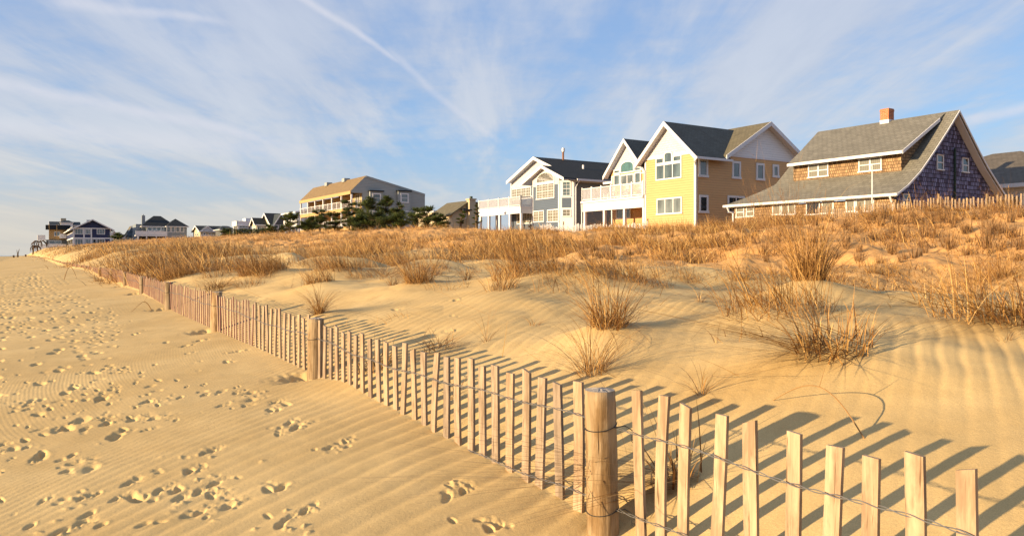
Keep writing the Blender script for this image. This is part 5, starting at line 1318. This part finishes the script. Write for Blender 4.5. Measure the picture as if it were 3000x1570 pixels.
    part('balcony', 'white_far', e, lambda m: (m.box(-2.2, -.01, 0, L, h.z(ky(465)), h.z(ky(420)))))
    h = Fr(kx(540), 285, 1.5); e = h.empty('cupola_house', 'house with slate roof and square cupola showing above the tan balconied house', 'house')
    D_ = h.x(kx(860)); z = h.z(ky(208)); box_part(e, 'wall', 'cream_wall', 0, D_, 0, 8, -5, z); gable_roof(e, 'x', 0, D_, 0, 6, z, h.z(ky(175), 0, 3), 'roof_dark', ov=.3)
    xa, xb = h.x(kx(655)), h.x(kx(785)); box_part(e, 'dormer', 'white_far', xa, xb, -1, 2, z - 1, h.z(ky(185))); hip_roof(e, xa, xb, -1, 2, h.z(ky(183)), h.z(ky(160)), 'roof_dark', ov=.3)
    xa, xb = h.x(kx(655), 2.5), h.x(kx(713), 2.5); box_part(e, 'cupola', 'tan_clap', xa, xb, 2.5, 4, z, h.z(ky(137), 0, 2))
row_houses()

def tan_pair():
    cx = lambda a: 650 + a / 3.22; cy = lambda a: 450 + a / 3.22
    h = Fr(cx(2000), 112, 1.0); e = h.empty('flat_tan_building', 'flat roofed tan building low behind the dune, right of the grey apartments', 'building')
    D_ = h.x(cx(2168)); zt = h.z(cy(532)); box_part(e, 'wall', 'tan_clap', 0, D_, 0, 6, -2, zt - .3); box_part(e, 'parapet', 'white_far', -.15, D_ + .15, -.15, 6, zt - .298, zt)
    swin(h, e, [(cx(2125), cx(2147))], cy(568), cy(612)); part('door_panel', 'orange_wall', e, lambda m: m.box(h.x(cx(2018)), h.x(cx(2050)), -.05, -.002, -2, h.z(cy(572))))
    h = Fr(cx(2175), 100, 1.0); e = h.empty('tan_chimney_house', 'tan sided house with a broad boxed chimney, beside the long white deck', 'house')
    D_ = h.x(cx(2420)); xr = h.x(cx(2330)); ze = h.z(cy(550)); zr = h.z(cy(447), xr)
    part('wall', 'tan_clap', e, lambda m: m.ext([(0, 0, -2), (0, 0, ze), (xr, 0, zr), (D_, 0, zr - .3), (D_, 0, -2)], (0, 6, 0)))
    part('roof', 'roof_olive_y', e, lambda m: prof(m, [(-.5, ze - .3), (xr, zr + .12), (D_ + .2, zr - .2)], 'y', -.4, 6.2, .15))
    x0, x1 = h.x(cx(2330), -.6), h.x(cx(2387), -.6)
    c = part('chimney', 'tan_clap', e, lambda m: (m.box(x0, x1, -.8, -.01, -2, h.z(cy(432), x0, -.6)), m.box(x0 - .1, x1 + .1, -.9, .1, h.z(cy(432), x0, -.6) + .002, h.z(cy(420), x0, -.6))))
    m = MB(); m.tube([((x0 + x1) / 2, -.4, h.z(cy(420), x0, -.6)), ((x0 + x1) / 2, -.4, h.z(cy(398), x0, -.6))], .2, 8); m.build('chimney_pot', M['pipe'], c)
    part('awning', 'roof_black_y', e, lambda m: m.ext([(h.x(cx(2250)), -.9, h.z(cy(538))), (h.x(cx(2330)), -.9, h.z(cy(528))), (h.x(cx(2330)), -.02, h.z(cy(528)) + .2), (h.x(cx(2250)), -.02, h.z(cy(538)) + .2)], (0, 0, .12)))
    swin(h, e, [(cx(2270), cx(2305))], cy(560), cy(610), glass='glass_dark')
tan_pair()

def right_house():
    cx = lambda a: 2100 + a / 2.862; cy = lambda a: 280 + a / 2.862
    h = Fr(cx(2385), 47, 0.3); e = h.empty('brown_hip_roof_house', 'house with brown hipped shingle roof cut by the right edge of the picture', 'house')
    ze = h.z(cy(770)); box_part(e, 'wall', 'white_clap', 0.3, 12, -3.5, 9, -1, ze)
    hip_roof(e, .3, 12, -3.5, 9, ze + .2, h.z(cy(498), 5, 5) , 'roof_brown', ov=.6, r0=.42, r1=.55, ax='y')
    part('gutter', 'white', e, lambda m: (m.box(-.45, -.32, -4.2, 9, ze - .05, ze + .18), m.box(-.45, 12, -4.25, -4.13, ze - .05, ze + .18)))
    window(e, plane('F', .3), -1, .6, ze - 2.0, ze - .5, cols=2, glass='glass_dark')
right_house()

# ================================================================ small picket fences in front of the houses
def back_fence(name, label, pts, h0, h1, pitch, group=None, postn=7, mat='wood', maxi=100, w=.045):
    """pts: world xy polyline"""
    P_ = [Vector((x, y, 0)) for x, y in pts]; e = empty(name, (P_[0].x, P_[0].y, float(T(P_[0].x, P_[0].y))), 0, label, 'fence', group); f_ = Vector(e.location)
    segs = [(P_[i], P_[i + 1]) for i in range(len(P_) - 1)]; items = []; wires = [[], []]; carry = 0; k = 0
    r_ = random.Random(len(pts) * 7 + int(h1 * 100))
    for a, b_ in segs:
        L = (b_ - a).length; d = (b_ - a).normalized(); t_ = carry
        while t_ < L:
            p = a + d * t_; z = float(T(p.x, p.y)); items.append((p, d, z, k)); k += 1; t_ += pitch
        carry = t_ - L
    rest = MB(); inst = 0
    items_sorted = items
    for (p, d, z, k) in items:
        q_ = p - f_; zz_ = z - f_.z; top = zz_ + h1 * r_.uniform(.92, 1.08); ln = r_.gauss(0, .03) * h1
        m = MB() if inst < maxi else rest
        m.bar((q_.x, q_.y, zz_ - .1), (q_.x + d.x * ln, q_.y + d.y * ln, top), w, .014, 0, upv=(d.y, -d.x, 0))
        if inst < maxi: m.build('picket', M[mat], e)
        inst += 1
        if k % postn == 0:
            m = MB(); m.tube([(q_.x + d.y * .06, q_.y - d.x * .06, zz_ - .2), (q_.x + d.y * .06, q_.y - d.x * .06, zz_ + h1 * 1.25)], .035, 8); m.build('post', M['post'], e)
        for j, hh in enumerate((.35, .75)): wires[j].append((q_.x + d.y * .012, q_.y - d.x * .012, zz_ + h1 * hh))
    for wv in wires:
        m = MB(); m.tube(wv, .006, 4); m.build('line_wire', M['wire'], e)
    if rest.v: o = rest.build('picket', M[mat], e); tag(o, kind='stuff')
pA = [((px - 1500) / F * Y, Y) for px, Y in ((3040, 23.0), (2900, 24.2), (2760, 25.4), (2600, 27.0), (2480, 28.6), (2390, 30.2))]
back_fence('picket_fence', 'slatted dune fence on the crest before the dark shingled gable, at the right edge', pA, 0, .48, .115, postn=13, w=.05)
pB = [((px - 1500) / F * Y, Y) for px, Y in ((1895, 40.5), (1800, 43), (1680, 46), (1580, 50))]
back_fence('picket_fence', 'little pale slatted fence on the crest in front of the yellow house deck', pB, 0, .75, .13, postn=60, mat='white', w=.05)
pC = [((px - 1500) / F * Y, Y) for px, Y in ((700, 120), (620, 135), (560, 140), (480, 150), (400, 160), (330, 175))]
back_fence('picket_fence', 'distant grey slatted fence on the dune below the blue grey hip roofed house', pC, 0, 1.25, .30, postn=9, w=.09)
# lone rusty stakes by the yellow house
for (px, py, hh, lab) in ((1927, 655, .95, 'rusty upright stake before the yellow front wall'), (2069, 650, .85, 'grey weathered stake below the dark lower side window')):
    x, y, z = hit(px, py, hi=45); m = MB(); m.tube([(0, 0, -.2), (.01, 0, hh * .6), (.0, 0, hh)], [.045, .042, .035], 8); o = m.build('stake', M['rust'] if px < 2000 else M['post']); o.location = (x, y, z); tag(o, lab, 'stake')

# ================================================================ pines
def pine(px, Y, pyb, pyt, wpx, lab, N=1.0, lean=0.0, name='pine_tree', green=0.0):
    X = (px - 1500) / F * Y; zb = CAMZ + (HZ - pyb) * Y / F; zt = CAMZ + (HZ - pyt) * Y / F; H = zt - zb; Wd = wpx * Y / F / 2
    z0 = min(float(T(X, Y)), zb); e = empty(name, (X, Y, z0), 0, lab, 'tree' if name == 'pine_tree' else 'shrub', 'dark pines beside the apartment building' if name == 'pine_tree' else None)
    r_ = random.Random(int(px)); m = MB(); base = zb - z0
    m.tube([(0, 0, -.2), (lean * .3, 0, base + H * .4), (lean * .8, .1, base + H * .75), (lean, 0, base + H * .97)], [.16, .12, .07, .02], 7)
    cl = []
    nb = int(9 + H * 2.2)
    for k in range(nb):
        t_ = (k + .5) / nb; hgt = base + H * min(.93, max(-.08, -.08 + 1.0 * t_ + r_.uniform(-.07, .07))); a = k * 2.4 + r_.uniform(-.4, .4)
        ln = Wd * 1.25 * (1.0 - .62 * t_ ** 1.6) * r_.uniform(.35, 1.15); up = ln * r_.uniform(-.05, .55)
        s0 = Vector((lean * t_, 0, hgt)); s1 = s0 + Vector((math.cos(a) * ln, math.sin(a) * ln, up)); sm_ = (s0 + s1) / 2 + Vector((0, 0, -.06 * ln))
        m.tube([s0, sm_, s1], [.05, .035, .012], 5)
        for j in range(5):
            q_ = .35 + .65 * j / 4; p = s0.lerp(s1, q_); cl.append((p + Vector((r_.uniform(-.2, .2), r_.uniform(-.2, .2), r_.uniform(0, .15))) * Wd * .4, Wd * r_.uniform(.16, .36)))
    cl.append((Vector((lean, 0, base + H)), Wd * .15))
    m.build('trunk', M['bark'], e)
    n = int(70 * N); C0 = np.array([list(c) for c, _ in cl]); Rr = np.array([r for _, r in cl])
    rep = np.repeat(np.arange(len(cl)), n); Nn = len(rep)
    d = RNG.normal(0, 1, (Nn, 3)); d /= np.linalg.norm(d, axis=1)[:, None]; d[:, 2] = np.abs(d[:, 2]) * .9 - .15
    root = C0[rep] + d * (Rr[rep] * RNG.uniform(.1, .9, Nn))[:, None]
    az = np.arctan2(d[:, 1], d[:, 0]) + RNG.normal(0, .5, Nn); lean_ = np.arccos(np.clip(d[:, 2], -.3, 1)) * .8
    L = Rr[rep] * RNG.uniform(.5, 1.1, Nn); w = np.full(Nn, .05 * max(1, Y / 110)) * RNG.uniform(.6, 1.4, Nn)
    tint = np.clip(RNG.normal(.55, .2, Nn) + RNG.normal(0, .12, len(cl))[rep] + green, 0, 1)
    V_, F_, t_ = blades(root, az, lean_, L, w, RNG.uniform(-.1, .1, Nn), tint, 2)
    np_mesh('crown', V_, F_, M['needles'], e, tint=t_)
for args in [
 (938, 100, 676, 617, 66, 'bushy pine at the left end of the row, before the tan balconies', 1.0),
 (982, 98, 676, 622, 56, 'small pine second from the left in front of the balconies', .9),
 (1025, 97, 670, 588, 60, 'slim pine before the near corner of the balconies', 1.0),
 (1072, 95, 668, 580, 92, 'largest wide pine before the corner of the grey gable wall', 1.3),
 (1124, 95, 660, 578, 80, 'tall pine with spreading top in front of the first bay window', 1.2),
 (1168, 94, 664, 598, 54, 'narrow pine between the two bay windows of the grey wall', .9),
 (1222, 92, 664, 612, 70, 'low dark pine under the second bay window', 1.0),
 (1254, 90, 664, 606, 66, 'rightmost pine of the row with a leaning top', 1.0),
 (848, 140, 678, 622, 60, 'pine in front of the white balcony building', 1.0),
 (790, 140, 680, 660, 34, 'small rounded pine left of the white balcony building', .8),
 (826, 135, 681, 664, 26, 'little pine bush between two bigger pines', .7),
 (1395, 80, 655, 600, 26, 'sparse dark pine by the left end of the long white deck', .6),
 (1347, 86, 655, 618, 30, 'dark pine before the tan chimney house', .6),
 (347, 210, 714, 684, 44, 'dark pine between the navy house and the small far roofs', .9),
 (665, 205, 696, 674, 46, 'green pine before the slate pavilion', .8)]:
    pine(*args[:6], N=args[6] * 1.0, lean=random.Random(args[0]).uniform(-.7, .5))
for px, Y, pb, pt, w_, lab in ((1052, 88, 676, 636, 90, 'low spreading evergreen bush at the foot of the largest pine'), (1105, 87, 672, 632, 96, 'low dark evergreen bush between the two tallest pines'), (1160, 86, 670, 630, 84, 'low evergreen bush under the gap between the bay windows'), (1290, 84, 668, 634, 60, 'small low evergreen bush right of the last pine'), (900, 96, 680, 648, 70, 'low evergreen bush left of the bushy end pine')):
    pine(px, Y, pb, pt, w_, lab, N=1.1, name='evergreen_bush')
# clipped hedge below the roof terrace house
def hedge():
    Y = 150; x0, x1 = (684 - 1500) / F * Y, (800 - 1500) / F * Y; n = 5000
    X = RNG.uniform(x0, x1, n); Yy = Y + RNG.uniform(-.6, .6, n) + (X - x0) * .3; zb = CAMZ + (HZ - 684) * Y / F; zt = CAMZ + (HZ - 671) * Y / F
    Z = RNG.uniform(zb - .5, zt, n) + .15 * vnoise(X * 1.3, Yy * 0, 4)
    V_, F_, t_ = blades(np.stack([X - x0, Yy - Y, Z - zb], -1), RNG.uniform(0, 6.28, n), RNG.uniform(0, 1.2, n), RNG.uniform(.1, .35, n), RNG.uniform(.06, .14, n), np.zeros(n), np.clip(RNG.normal(.4, .2, n), 0, 1), 2)
    o = np_mesh('hedge', V_, F_, M['needles'], tint=t_); o.location = (x0, Y, zb); tag(o, 'low dark green hedge below the roof terrace house', 'hedge')
hedge()
# dried palm and twigs at the far left
def palm():
    Y = 215; k = 3.68
    for px, h_, lab in ((96, 1.9, 'dried brown curled palm, shorter, at the far left end of the dune'), (109, 3.2, 'dried brown drooping palm, taller, beside the balconied house')):
        X = (px - 1500) / F * Y; zb = CAMZ + (HZ - 742) * Y / F; e = empty('dried_palm', (X, Y, zb), 0, lab, 'palm', 'two dried palms at the end of the beach')
        m = MB(); m.tube([(0, 0, -2), (.1, 0, h_ * .5), (.5, 0, h_)], [.22, .18, .14], 7); m.build('trunk', M['bark'], e)
        m = MB(); r_ = random.Random(px)
        for j in range(16):
            a = r_.uniform(0, 6.28); L = r_.uniform(1.2, 2.4); c0 = Vector((.5, 0, h_)); d = Vector((math.cos(a), math.sin(a), 0))
            pts = [c0, c0 + d * L * .5 + Vector((0, 0, .4)), c0 + d * L * .9 + Vector((0, 0, -.4)), c0 + d * L + Vector((0, 0, -1.4))]
            m.tube(pts, [.09, .12, .09, .02], 4)
        m.build('crown', M['stub'], e)
        a_ = e.children[-1].data.attributes.new('tint', 'FLOAT', 'POINT'); a_.data.foreach_set('value', [.55] * len(e.children[-1].data.vertices))
palm()
def twig(px, py, L, az, lab, arch=.35, r=.004, hgt=.22):
    x, y, z = hit(px, py); m = MB(); pts = []
    for k in range(25):
        t_ = k / 24; pts.append((math.cos(az) * L * t_, math.sin(az) * L * t_, -.02 + hgt * math.sin(math.pi * min(1, t_ * 1.05)) + .02 * math.sin(7 * t_)))
    m.tube(pts, [r * (1 - .6 * k / 24) for k in range(25)], 5); m.tube([pts[9], Vector(pts[9]) + Vector((.03, .02, .07))], [r * .6, r * .3], 4)
    o = m.build('dry_stem', M['stub']); o.location = (x, y, z); a_ = o.data.attributes.new('tint', 'FLOAT', 'POINT'); a_.data.foreach_set('value', [.75] * len(o.data.vertices)); tag(o, lab, 'stem')
twig(2545, 1290, .62, math.radians(112), 'single long bent stem arching over the sand behind the pickets at the right', hgt=.17, r=.0028)
twig(187, 818, .5, math.radians(80), 'crooked thin twig standing in the beach sand at the far left', hgt=.35, r=.01)
twig(445, 905, .3, math.radians(240), 'curved dry stem lying at the foot of the fence by the fourth post', hgt=.12, r=.005)
for k, (px, py, lab) in enumerate(((40, 752, 'short weathered pile stump at the far left, nearest the edge'), (52, 745, 'forked stump of driftwood standing at the far left'), (75, 750, 'weathered pile stump beside the fence end'))):
    Y = 150 + 8 * k; X = (px - 1500) / F * Y; z = float(T(X, Y)); m = MB(); m.tube([(0, 0, -.3), (0, 0, .5)], .16, 8)
    if k == 1: m.tube([(0, 0, .4), (.15, 0, 1.1), (.35, 0, 1.7)], [.1, .07, .03], 6); m.tube([(0, 0, .4), (-.2, 0, 1.5)], [.09, .03], 6)
    o = m.build('stump', M['bark']); o.location = (X, Y, z); tag(o, lab, 'stump')
print('objects', len(bpy.data.objects))
